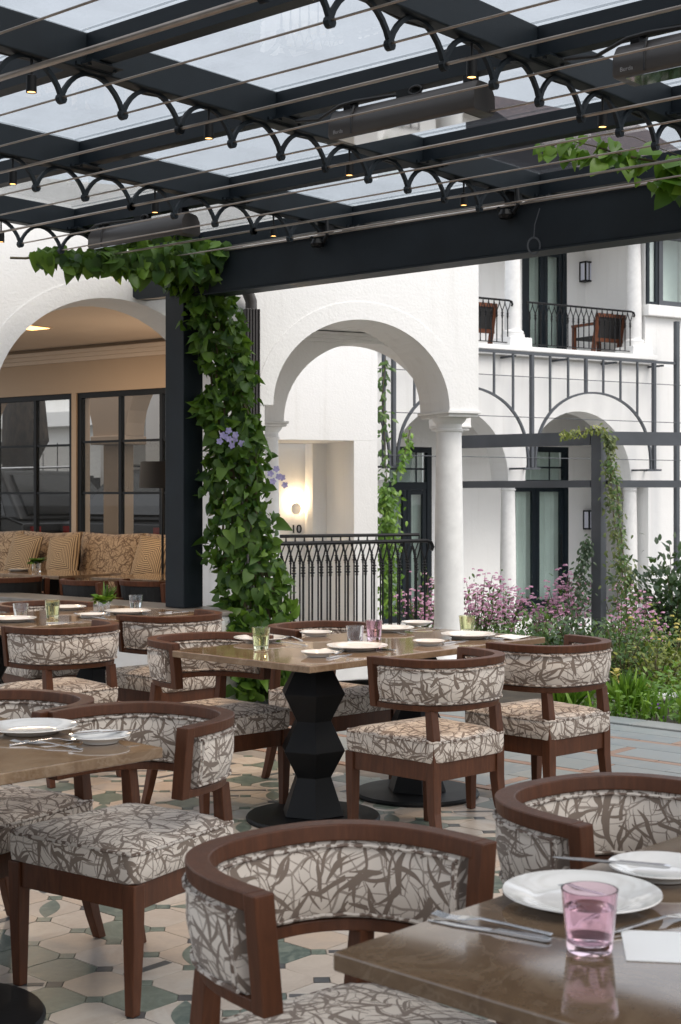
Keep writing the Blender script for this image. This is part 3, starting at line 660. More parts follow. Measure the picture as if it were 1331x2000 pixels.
# ================================================================ NICHE HOUSE behind the passage
NP, NAZ = Vector((0.414, 16.0, 0)), 70.0
nh = empty('entrance_house', NP, NAZ - 90); tag(nh, 'white house wall with a deep doorway recess and a glowing round lamp', 'building')
nm = Matrix.Translation(NP) @ Matrix.Rotation(-R(NAZ - 90), 4, 'Z')
MB().span(-0.281, 0, 0, 1.0, -0.6, 2.06).build('wall', M['stucco'], nh)
MB().span(-1.75, 0, 0, 1.0, 2.061, 3.9).build('wall', M['stucco'], nh); MB().span(-1.75, -1.2, 0, 1.0, -0.6, 2.06).build('wall', M['stucco'], nh)
MB().span(-0.45, -0.282, 0.92, 1.2, -0.6, 2.06).build('recess_pilaster', M['stucco'], nh); MB().span(-1.6, -0.282, 1.25, 1.4, -0.6, 2.06).build('recess_wall', M['stucco'], nh)
MB().span(-1.6, 0, 0.0, 1.5, -0.7, -0.02).build('doorstep', M['stone'], nh)
def nl(px, y):
    k = (px - CX) / F; o = nm @ Vector((0, y, 0)); d = nm.to_3x3() @ Vector((1, 0, 0)); return (k * o.y - o.x) / (d.x - k * d.y)
xl = nl(577, 1.2); yw = (nm @ Vector((xl, 1.2, 0))).y; zl = EYE - (993 - HZ) * yw / F
wl = empty('wall_lamp', nm @ Vector((xl, 1.25, zl)), NAZ - 90); tag(wl, 'round disc wall lamp glowing warm above the number ten', 'wall lamp')
def disc(r, y0, y1, n=24): return [[(r * math.cos(2 * math.pi * i / n), yy, r * 1.15 * math.sin(2 * math.pi * i / n)) for i in range(n)] for yy in (y0, y1)]
MB().loft(disc(0.062, -0.085, -0.078)).build('disc', M['stone'], wl, smooth=False); MB().loft(disc(0.05, -0.0765, -0.07)).build('glow_ring', M['bulb2'], wl); MB().loft(disc(0.03, -0.0695, 0)).build('stem', M['stone'], wl)
pl = bpy.data.lights.new('wall_lamp_light', 'POINT'); pl.energy = 3.2; pl.color = (1, 0.72, 0.42); pl.shadow_soft_size = 0.03
po = bpy.data.objects.new('wall_lamp_light', pl); col.objects.link(po); po.parent = wl; po.location = (0.0, -0.04, 0.09)
def text_mesh(s, size, ex, mat):
    cu = bpy.data.curves.new('t', 'FONT'); cu.body = s; cu.size = size; cu.extrude = ex; cu.align_x = 'CENTER'
    to = bpy.data.objects.new('tmp', cu); col.objects.link(to); dg = bpy.context.evaluated_depsgraph_get()
    me = bpy.data.meshes.new_from_object(to.evaluated_get(dg)); bpy.data.objects.remove(to); me.materials.append(mat); return me
hn = link('house_number', text_mesh('10', 0.14, 0.008, M['black']), None, nm @ Vector((nl(579, 1.24), 1.238, EYE - (1041 - HZ) * yw / F)), (R(90), 0, -R(NAZ - 90)))
tag(hn, 'dark metal house number ten under the round lamp', 'number')

# ================================================================ HOTEL FACADE
PF, FAZ = Vector((3.256, 22.0, 0)), 58.0
hot = empty('hotel_building', PF, FAZ - 90); tag(hot, 'white two storey hotel with arcade below and balconies above', 'building')
fm = Matrix.Translation(PF) @ Matrix.Rotation(-R(FAZ - 90), 4, 'Z'); fd = fm.to_3x3() @ Vector((1, 0, 0)); fn_ = fm.to_3x3() @ Vector((0, 1, 0))
def fs(px, y=0.0):
    k = (px - CX) / F; o = fm @ Vector((0, y, 0)); return (k * o.y - o.x) / (fd.x - k * fd.y)
def fz(px, py, y=0.0):
    s = fs(px, y); return EYE - (py - HZ) * (fm @ Vector((s, y, 0))).y / F
FZ0, SPR = -0.55, 1.69; CS = [-5.667, -3.185, -0.703, 1.779]; LEDGE = 3.66; BW = 1.7; UW = 1.45
poly = [(-6.6, FZ0)]
poly = [(-6.6, SPR)]
for a, c in zip(CS[:-1], CS[1:]): poly += arc_pts(a + 0.16, c - 0.16, SPR, 1.07, 26)
poly += [(2.0, SPR), (2.0, FZ0), (5.6, FZ0), (5.6, 3.55), (-6.6, 3.55)]
tri_build(poly, 0, 0.42, 'wall', M['stucco'], hot)
for c in CS: column(hot, c + (0.02 if c > 1 else 0), 0.21, FZ0, SPR - 0.002, 0.125, impost=(0.17, 0.215))
MB().span(-6.6, 3.2, 0.43, BW + 0.1, 3.3, 3.5).build('arcade_ceiling', M['stucco'], hot)
MB().span(-6.6, 3.2, -0.2, BW + 0.1, FZ0 - 0.4, FZ0 - 0.001).build('arcade_floor', M['stone'], hot)
MB().span(-6.6, 2.02, -0.10, UW + 0.3, 3.551, LEDGE).span(-6.6, 2.06, -0.16, 0.1, LEDGE - 0.04, LEDGE + 0.03).build('balcony_slab', M['stucco'], hot, bevel=0.006)
MB().span(3.2, 3.4, 0.43, BW, FZ0, 3.5).build('side_wall', M['stucco'], hot); MB().span(1.95, 2.2, 0.02, UW, LEDGE, 5.69).build('side_wall', M['stucco'], hot)
for c in CS[2:]:
    MB().box((c, 0.1, LEDGE + 0.09), (0.42, 0.42, 0.16)).build('pedestal', M['stucco'], hot, bevel=0.01)
    column(hot, c, 0.1, LEDGE + 0.165, 5.7, 0.125)
MB().span(-1.3, 5.6, -0.1, UW + 0.4, 5.7, 5.88).build('entablature', M['stucco'], hot, bevel=0.02)
b = MB(); b.add([(1.5, -0.4, 5.885), (5.7, -0.4, 5.885), (5.7, 4.2, 8.9), (1.5, 4.2, 8.9), (1.5, 4.2, 5.885), (5.7, 4.2, 5.885)], [(0, 1, 2, 3), (3, 2, 5, 4), (0, 4, 5, 1), (0, 3, 4), (1, 5, 2)],
              [[(0, 0), (13, 0), (13, 5.7), (0, 5.7)], [(0, 0)] * 4, [(0, 0)] * 4, [(0, 0)] * 3, [(0, 0)] * 3]); b.build('roof', M['rooftile'], hot)
# french doors
def door(x0, x1, z0, z1, y, transom=None, leaves=2, handle=None):
    fw = 0.09; d = MB().span(x0, x1, y - 0.06, y + 0.04, z1 - fw, z1).span(x0, x0 + fw, y - 0.06, y + 0.04, z0, z1 - fw).span(x1 - fw, x1, y - 0.06, y + 0.04, z0, z1 - fw)
    if transom: d.span(x0 + fw, x1 - fw, y - 0.05, y + 0.03, transom - 0.06, transom + 0.06)
    o = d.build('door_frame', M['navy'], hot, bevel=0.004)
    w_ = (x1 - x0 - 2 * fw) / leaves; zt = transom - 0.062 if transom else z1 - fw
    for q in range(leaves):
        a, c = x0 + fw + q * w_ + 0.004, x0 + fw + (q + 1) * w_ - 0.004; f = 0.075
        l = MB().span(a, a + f, y - 0.045, y + 0.015, z0, zt).span(c - f, c, y - 0.045, y + 0.015, z0, zt).span(a + f, c - f, y - 0.044, y + 0.014, zt - f, zt).span(a + f, c - f, y - 0.044, y + 0.014, z0, z0 + 0.25).build('door_leaf', M['navy'], o, bevel=0.003)
        MB().span(a + f - 0.003, c - f + 0.003, y - 0.02, y - 0.012, z0 + 0.25, zt - f).build('pane', M['pane'], o)
        if transom: 
            MB().span(a, c, y - 0.02, y - 0.012, transom + 0.06, z1 - fw).build('pane', M['pane'], o)
            MB().span((a + c) / 2 - 0.012, (a + c) / 2 + 0.012, y - 0.03, y - 0.021, transom + 0.06, z1 - fw).span(a, c, y - 0.031, y - 0.0205, (transom + z1 - fw) / 2 - 0.01, (transom + z1 - fw) / 2 + 0.02).build('glazing_bar', M['navy'], o)
    if handle: MB().tube([(handle, y - 0.05, z0 + 0.85), (handle, y - 0.11, z0 + 0.85), (handle, y - 0.11, z0 + 1.35), (handle, y - 0.05, z0 + 1.35)], 0.014, 8).build('handle', M['black'], o)
    n = 60; pts = [(x0 + 0.05 + (x1 - x0 - 0.1) * i / n, y + 0.16 + 0.035 * math.sin(i * 1.35) + 0.012 * math.sin(i * 0.5)) for i in range(n + 1)]
    cb = MB()
    for zz in (z0, z1 - 0.05): cb.v += [(a, c, zz) for a, c in pts]
    for i in range(n): cb.f.append([i, i + 1, n + 2 + i, n + 1 + i]); cb.uv.append(None)
    cb.build('curtain', M['curtain'], o, smooth=True)
    MB().span(x0 - 0.05, x1 + 0.05, y + 0.35, y + 0.4, z0, z1).build('room_back', M['cream'], o)
    return o
def back_wall(y, z0, z1, opens, name, x_start=-6.6, x_end=3.2):
    xs_ = [x_start] + [v for a, c, zt in opens for v in (a, c)] + [x_end]
    for q in range(0, len(xs_), 2): MB().span(xs_[q], xs_[q + 1], y, y + 0.25, z0, z1).build(name, M['stucco'], hot)
    for a, c, zt in opens: MB().span(a, c, y, y + 0.25, zt, z1).build(name, M['stucco'], hot)
d1 = (fs(748, BW), fs(844, BW), fz(820, 873, BW)); d2 = (fs(984, BW), fs(1111, BW), fz(1090, 873, BW))
back_wall(BW, FZ0, 3.3, [d1, d2], 'arcade_wall')
for (a, c, zt), hd in ((d1, None), (d2, fs(1101, BW - 0.1))): door(a, c, FZ0, zt, BW + 0.06, zt - 0.62, 2, hd)
u1 = (fs(1020, UW), fs(1108, UW), 5.6)
u2 = (fs(1190, UW), fs(1248, UW), 5.6)
back_wall(UW, LEDGE, 5.69, [u1, u2], 'balcony_wall', -1.9, 2.0)
door(u1[0], u1[1], LEDGE, u1[2], UW + 0.06, None, 2, fs(1101, UW - 0.1))
zw = fz(1210, 600, UW); MB().span(u2[0], u2[1], UW, UW + 0.25, LEDGE, zw).build('balcony_wall', M['stucco'], hot)
casement(hot, u2[0], u2[1], zw, 5.6, [], [], UW + 0.03, 0.07, 'navy', 'pane'); MB().span(u2[0] - .05, u2[1] + .05, UW + 0.26, UW + 0.3, zw - .05, 5.6).build('room_back', M['curtain'], hot)
# bay with the casement window on the right
bx0, bx1, zsill = 2.02, 3.0, 4.52
MB().span(2.201, 5.6, 0.02, 0.42, 3.55, zsill - 0.18).build('wall', M['stucco'], hot); MB().span(3.02, 5.6, 0.02, 0.42, zsill - 0.18, 5.69).build('wall', M['stucco'], hot)
MB().span(1.93, 3.3, -0.08, 0.5, zsill - 0.179, zsill).build('window_sill', M['stucco'], hot, bevel=0.01)
casement(hot, bx0 - 0.06, bx0 + 0.17, zsill, 5.69, [], [], -0.02, 0.05, 'navy', 'pane'); casement(hot, bx0 + 0.19, bx1, zsill, 5.69, [], [], -0.03, 0.085, 'grey_steel', 'pane')
MB().span(bx0 + 0.2, bx1, 0.35, 0.4, zsill, 5.69).build('blind', M['curtain'], hot)
# balcony railings
def fp(s, y, z=0): return fm @ Vector((s, y, z))
railing('balcony_railing', 'black iron balcony railing between the white columns of the upper floor', fp(CS[2] + 0.18, -0.02), fp(CS[3] - 0.14, -0.02), LEDGE + 0.72, LEDGE + 0.08, 20, r=0.009)
railing('balcony_railing', 'black iron balcony railing ending beside the upper column nearest the arcade corner', fp(CS[1] + 0.9, -0.02), fp(CS[2] - 0.14, -0.02), LEDGE + 0.72, LEDGE + 0.08, 14, r=0.009)
def balcony_chair(s, label):
    e = empty('balcony_chair', fp(s, 0.45, LEDGE + 0.0), FAZ - 90); tag(e, label, 'chair')
    b = MB(); 
    for x in (-0.27, 0.27): 
        bb = MB().box((x, 0, 0.36), (0.06, 0.05, 0.72), Matrix.Rotation(R(12), 3, 'X')).build('leg', M['wood2'], e); MB().span(x - .03, x + .03, 0.0, 0.55, 0.54, 0.58).build('armrest', M['wood2'], e); MB().span(x - .025, x + .025, 0.48, 0.54, 0, 0.54).build('leg', M['wood2'], e)
    MB().box((0, -0.07, 0.69), (0.6, 0.05, 0.06)).build('back_rail', M['wood2'], e); MB().box((0, 0.0, 0.3), (0.6, 0.05, 0.06)).build('back_rail', M['wood2'], e)
    MB().box((0, -0.035, 0.5), (0.48, 0.02, 0.34), Matrix.Rotation(R(10), 3, 'X')).build('backrest', M['weave'], e); MB().span(-0.26, 0.26, 0.03, 0.52, 0.33, 0.37).build('seat', M['weave'], e)
balcony_chair(fs(1192, 0.4), 'wooden balcony chair with dark woven back behind the right railing'); balcony_chair(fs(938, 0.4), 'wooden balcony chair with dark woven back half hidden by the arcade wall')
def lantern(s, y, z, hgt, wd, label):
    e = empty('wall_lantern', fp(s, y, z), FAZ - 90); tag(e, label, 'wall lantern'); q = wd / 2
    b = MB().span(-q, q, -0.16, -0.002, hgt - 0.025, hgt).span(-q, q, -0.16, -0.002, 0, 0.025)
    for a in (-q, q - 0.022): 
        for c in (-0.16, -0.024): b.span(a, a + 0.022, c, c + 0.022, 0.026, hgt - 0.026)
    b.span(-0.006, 0.006, -0.162, -0.15, 0.026, hgt - 0.026).build('frame', M['black'], e)
    MB().span(-q + 0.012, q - 0.012, -0.148, -0.01, 0.027, hgt - 0.027).build('diffuser', M['opal'], e)
lantern(fs(1139, UW), UW, fz(1139, 552, UW), 0.34, 0.17, 'black framed wall lantern beside the balcony door')
lantern(fs(1147, BW), BW, fz(1147, 1034, BW), 0.33, 0.19, 'black framed wall lantern on the arcade wall behind the garden post')
# trellis standing off the facade
TY = -0.35
tr = empty('facade_trellis', fp(0, TY, 0), FAZ - 90); tag(tr, 'grey steel trellis with hoops over the arcade arches', 'trellis')
zt = fz(1130, 697, TY)
MB().span(-6.2, fs(1322, TY), -0.02, 0.02, zt - 0.02, zt + 0.02).build('top_rail', M['grey_steel'], tr)
AR = 1.34; zf = fz(1042, 913, TY)
def arch_z(s):
    best = None
    for a, c in zip(CS[:-1], CS[1:]):
        m = (a + c) / 2
        if abs(s - m) < 1.24: 
            t = (s - m) / 1.24; best = zf + (SPR + 1.07 + 0.28 - zf) * math.sqrt(max(0, 1 - t * t)) ** 0.9
    return best
for a, c in zip(CS[:-1], CS[1:]):
    m = (a + c) / 2; pts = []
    for i in range(33):
        t = -math.cos(math.pi * i / 32); pts.append((m + 1.19 * t, 0, zf + (SPR + 1.07 + 0.28 - zf) * math.sin(math.pi * i / 32) ** 0.8))
    rings = [[(p[0], -0.018, p[2]), (p[0], 0.018, p[2]), (p[0] * 1.0 + (m - p[0]) * 0.025, 0.018, p[2] - 0.028), (p[0] + (m - p[0]) * 0.025, -0.018, p[2] - 0.028)] for p in pts]
    MB().loft(rings).build('hoop', M['grey_steel'], tr)
for c in CS[1:]:
    MB().span(c - 0.025, c + 0.025, -0.03, 0.03, zf, zt - 0.021).build('upright', M['grey_steel'], tr)
    MB().span(c - 0.15, c + 0.15, -0.02, 0.02, zf - 0.03, zf - 0.001).span(c - 0.15, c - 0.12, 0.021, -TY - 0.001, zf - 0.03, zf - 0.002).span(c + 0.12, c + 0.15, 0.021, -TY - 0.001, zf - 0.03, zf - 0.002).build('foot_bracket', M['grey_steel'], tr)
for i, c in enumerate(CS[:-1]):
    for q in range(1, 7):
        s = c + 2.482 * q / 7.0; az_ = zf + (SPR + 1.07 + 0.28 - zf) * max(0, 1 - ((s - c - 1.241) / 1.19) ** 2) ** 0.4
        w_ = 0.022 if q in (3,) else 0.014
        if zt - 0.022 > az_: MB().span(s - w_, s + w_, -w_, w_, az_ - 0.004, zt - 0.021).build('bar', M['grey_steel'], tr)
s2 = fs(1322, TY); MB().span(s2 - 0.035, s2 + 0.035, -0.035, 0.035, fz(1322, 1115, TY), fz(1322, 628, TY)).build('upright', M['grey_steel'], tr)
for q in (0.35, 0.95, 1.55): MB().tube([(-6.2, -0.03, zt - q), (s2 + 1.5, -0.03, zt - q)], 0.006, 5).build('wire', M['grey_steel'], tr)
for q in range(-5, 3): MB().span(q * 1.0 - 0.02, q * 1.0 + 0.02, 0.021, -TY - 0.001, zt - 0.06, zt - 0.03).build('standoff', M['grey_steel'], tr)

# ================================================================ GARDEN FRAME
GP = at_y(1170, 1240, 14.0); GP.z = 0
gf = empty('steel_garden_pergola', (GP.x, GP.y, -0.3), 0); tag(gf, 'dark steel garden frame of square posts and rails with creeper', 'pergola')
def rail3(name, a, c, wz, wd, parent, m='grey_steel'):
    a, c = Vector(a), Vector(c); d = (c - a).normalized(); n = Vector((-d.y, d.x, 0)) * wd / 2; z = Vector((0, 0, wz / 2))
    MB().loft([[a - n - z, a + n - z, a + n + z, a - n + z], [c - n - z, c + n - z, c + n + z, c - n + z]]).build(name, M[m], parent)
MB().box((0, 0, 1.19), (0.11, 0.11, 2.38), Matrix.Rotation(-R(40), 3, 'Z')).build('post', M['grey_steel'], gf, bevel=0.005)
L = azv(-52); Rr = azv(76)
for zz, wz in ((2.31, 0.13), (1.865, 0.07)):
    rail3('rail', L * 0.075 + Vector((0, 0, zz)), L * 1.6 + Vector((0, 0, zz)), wz, 0.09, gf); rail3('rail', Rr * 0.075 + Vector((0, 0, zz)), Rr * 3.4 + Vector((0, 0, zz)), wz, 0.09, gf)
for v in (L * 1.66, Rr * 3.45): MB().box((v.x, v.y, 1.0), (0.1, 0.1, 2.75)).build('post', M['grey_steel'], gf)

# ================================================================ STREET beyond the lounge windows
st = MB().prism([(-12, 0.3), (ls(352, 0.3), 0.3), (ls(352, 14), 14), (-12, 14)], -0.3, 0.02).build('street', M['asphalt']); st.matrix_world = lm; tag(st, kind='structure')
def lw_(px, py, y):
    s = ls(px, y); p = lm @ Vector((s, y, 0)); return s, EYE - (py - HZ) * p.y / F
ar = empty('street_arcade'); ar.matrix_world = lm; tag(ar, 'cream arcade with a square column outside the lounge windows', 'arcade')
sc, zc = lw_(226, 852, 1.6); LX = lambda y: ls(352, y)
pl_ = [(-6.0, zc)] + arc_pts(sc - 0.27 - 2.1, sc - 0.27, zc, 0.8, 20) + [(sc + 0.27, zc)]
half = arc_pts(sc + 0.27, sc + 2.37, zc, 0.95, 20); pl_ += [p for p in half[1:] if p[0] < LX(1.6) + 0.2]; pl_ += [(pl_[-1][0], 3.6), (-6, 3.6)]
tri_build(pl_, 1.5, 1.8, 'wall', M['cream'], ar)
MB().span(sc - 0.13, sc + 0.13, 1.52, 1.78, 0.02, zc - 0.1).build('column', M['cream'], ar, bevel=0.02); MB().span(sc - 0.27, sc + 0.27, 1.45, 1.85, zc - 0.1, zc - 0.001).build('impost', M['cream'], ar, bevel=0.01)
fe = empty('street_fence'); fe.matrix_world = lm; tag(fe, 'black boarded street fence with spikes beyond the parked cars', 'fence')
for q in range(46):
    x = LX(8.2) - 9.2 + q * 0.2; MB().span(x, x + 0.185, 8.2, 8.24, 0.02, 1.8 + 0.04 * math.sin(q)).build('board', M['fence'], fe)
    if q % 2 == 0: MB().tube([(x + 0.1, 8.15, 1.5), (x + 0.1, 8.15, 2.35 + 0.1 * math.sin(q * 1.3))], [0.014, 0.008], 6).build('spike', M['fence'], fe)
for q in (-5.2, -3.9, -0.9): q += LX(8.2); MB().span(q, q + 0.16, 8.05, 8.19, 0.02, 2.6).build('post', M['fence'], fe)
hs = empty('street_house'); hs.matrix_world = lm; tag(hs, 'white house with a flat ledge across the street, behind the fence', 'building')
hx = LX(11); MB().span(hx - 10, hx, 10.5, 13, 0, 2.9).build('wall', M['stucco'], hs); MB().span(hx - 10, hx, 10.1, 13, 2.901, 3.2).build('ledge', M['stucco'], hs); MB().span(hx - 10, hx, 11.2, 13, 3.201, 6).build('wall', M['stucco'], hs)
for q in range(4): MB().span(hx - 9 + q * 2.4, hx - 7.9 + q * 2.4, 11.15, 11.199, 3.6, 5.0).build('window', M['curtain'], hs)
pil = empty('gate_pier'); pil.matrix_world = lm; tag(pil, 'white gate pier with a moulded cap by the street', 'pier')
s_, z_ = lw_(272, 855, 7.3); MB().span(s_ - 0.17, s_ + 0.17, 7.2, 7.54, 0.02, 2.15).build('shaft', M['stucco'], pil); MB().span(s_ - 0.28, s_ + 0.28, 7.1, 7.65, 2.151, 2.26).span(s_ - 0.13, s_ + 0.13, 7.24, 7.5, 2.261, 2.5).build('cap', M['stucco'], pil)
def trunk(label, pts, rad):
    e = empty('street_tree', lm @ Vector(pts[0])); tag(e, label, 'tree'); o = lm @ Vector(pts[0])
    b = MB(); P = [lm @ Vector(p) - o for p in pts]; n = 14; rings = []
    for i, p in enumerate(P): rings.append([p + Vector(((rad[i] * (1 + 0.22 * math.sin(3 * a + i) + 0.1 * math.sin(7 * a + 2 * i))) * math.cos(a), (rad[i] * (1 + 0.22 * math.cos(2 * a + i))) * math.sin(a), 0)) for a in [2 * math.pi * q / n for q in range(n)]])
    b.loft(rings).build('trunk', M['bark'], e, smooth=True); return e, P
t1, TP1 = trunk('thick gnarled street tree leaning across the fence', [(ls(-70, 4.8), 4.8, 0), (ls(-50, 4.8), 4.8, 1.1), (ls(15, 4.8), 4.8, 1.8), (ls(62, 4.8), 4.7, 2.3), (ls(72, 4.8), 4.6, 3.0), (ls(95, 4.8), 4.6, 4.0)], [0.5, 0.42, 0.36, 0.34, 0.3, 0.3])
t2, TP2 = trunk('rough barked street tree seen beside the gate pier', [(ls(345, 7.4), 7.4, 0), (ls(345, 7.4), 7.4, 1.6), (ls(322, 7.4), 7.4, 2.2), (ls(302, 7.4), 7.4, 2.7), (ls(322, 7.4), 7.4, 3.3), (ls(330, 7.4), 7.4, 4.4)], [0.3, 0.3, 0.32, 0.36, 0.3, 0.25])
def car(x, y, rz, label, flip=1):
    e = empty('parked_car', lm @ Vector((x, y, 0.03)), 0); e.scale = (1.05, 1.05, 1.05); e.rotation_euler = (0, 0, lm.to_euler().z + rz); tag(e, label, 'car', None)
    low = [(-2.25, .35), (-2.3, .65), (-2.25, .95), (-1.2, 1.02), (1.95, 1.08), (2.25, 1.0), (2.3, .6), (2.25, .35)]
    bd = MB(); rings = []
    for yy, sc_ in ((-0.92, 0.97), (-0.95, 1.0), (0.95, 1.0), (0.92, 0.97)): rings.append([(a * sc_, yy, 0.35 + (z - 0.35) * sc_) for a, z in low])
    bd.loft(rings).build('body', M['carpaint'], e, bevel=0.05)
    cab = [(-1.25, 1.0), (-0.45, 1.62), (0.2, 1.72), (1.6, 1.68), (2.15, 1.05)]
    cb = MB(); cb.loft([[(a, -0.9, z) if z < 1.2 else (a * 0.97, -0.72, z) for a, z in cab], [(a, 0.9, z) if z < 1.2 else (a * 0.97, 0.72, z) for a, z in cab]]).build('cabin', M['carpaint'], e, bevel=0.04)
    for sy in (-1, 1):
        for a0, a1, t0, t1 in ((-1.0, -0.1, -0.42, -0.08), (-0.02, 0.85, -0.02, 0.8), (0.95, 1.85, 0.9, 1.5)):
            MB().add([(a0, sy * 0.893, 1.1), (a1, sy * 0.893, 1.1), (t1, sy * 0.752, 1.6), (t0, sy * 0.752, 1.6), (a0, sy * 0.85, 1.1), (a1, sy * 0.85, 1.1), (t1, sy * 0.72, 1.6), (t0, sy * 0.72, 1.6)], [(0, 1, 2, 3), (7, 6, 5, 4), (0, 4, 5, 1), (1, 5, 6, 2), (2, 6, 7, 3), (3, 7, 4, 0)]).build('side_window', M['carglass'], e)
    MB().add([(2.12, -.75, 1.12), (2.12, .75, 1.12), (1.68, .62, 1.62), (1.68, -.62, 1.62), (2.02, -.75, 1.12), (2.02, .75, 1.12), (1.58, .62, 1.62), (1.58, -.62, 1.62)], [(0, 1, 2, 3), (7, 6, 5, 4), (0, 4, 5, 1), (1, 5, 6, 2), (2, 6, 7, 3), (3, 7, 4, 0)]).build('rear_window', M['carglass'], e)
    for sy in (-1, 1):
        MB().box((2.27, sy * 0.78, 0.92), (0.08, 0.13, 0.1)).build('tail_light', M['redlight'], e); MB().box((-2.27, sy * 0.72, 0.78), (0.1, 0.34, 0.13)).build('headlight', M['opal'], e)
        MB().tube([(-0.9, sy * 0.66, 1.735), (1.5, sy * 0.66, 1.745)], 0.02, 6).build('roof_rail', M['cutlery'], e)
        for ax in (-1.4, 1.4):
            wh = MB().loft([[(ax + 0.36 * math.cos(2 * math.pi * i / 22), sy * yy, 0.36 + 0.36 * math.sin(2 * math.pi * i / 22)) for i in range(22)] for yy in (0.74, 0.97)]).build('wheel', M['tyre'], e)
            MB().loft([[(ax + 0.22 * math.cos(2 * math.pi * i / 16), sy * yy, 0.36 + 0.22 * math.sin(2 * math.pi * i / 16)) for i in range(16)] for yy in (0.9, 0.98)]).build('rim', M['cutlery'], wh)
    MB().box((2.3, 0, 0.75), (0.03, 0.5, 0.12)).build('number_plate', M['paper'], e)
    return e
M['carglass'] = simple("dark car glass", (0.004, 0.005, 0.006), 0.12, var=0.1, spec=0.5); M['redlight'] = simple("red tail light", (0.22, 0.02, 0.02), 0.2)
car(ls(150, 3.0) - 2.35, 3.05, 0.0, 'dark grey estate car parked outside the lounge windows, beside the gnarled tree')
car(ls(345, 3.0) - 0.75, 5.0, -math.pi / 2, 'dark car parked nose in by the gate pier, its tail towards the window')
# ================================================================ DINING CHAIRS
def rr_outline(fw, rw, d, r=0.035, n=5):
    """rounded trapezoid, front (+y) width fw, rear width rw"""
    c = [(fw / 2, d / 2), (-fw / 2, d / 2), (-rw / 2, -d / 2), (rw / 2, -d / 2)]; out = []
    for i in range(4):
        p, a, b_ = Vector(c[i]), Vector(c[i - 1]), Vector(c[(i + 1) % 4]); u = (a - p).normalized(); v = (b_ - p).normalized()
        for q in range(n + 1):
            t = q / n; p1 = p + u * r * (1 - t) ** 2 + v * r * t ** 2; out.append((p1.x, p1.y))
    return out
FWD, RWD, DEP = 0.50, 0.42, 0.48
AW, AD, AY = 0.252, 0.318, 0.045       # back shell half width, depth, where the arm ends sit
def arc_xy(t, off=0.0, fl=0.0):
    # t in 0..1 from right arm end round the back to left arm end
    a = math.pi * t; n = 2.65; ca, sa = math.cos(a), math.sin(a)
    x = (AW + off + fl) * math.copysign(abs(ca) ** (2 / n), ca); y = AY - (AD + off + fl) * abs(sa) ** (2 / n)
    return x, y
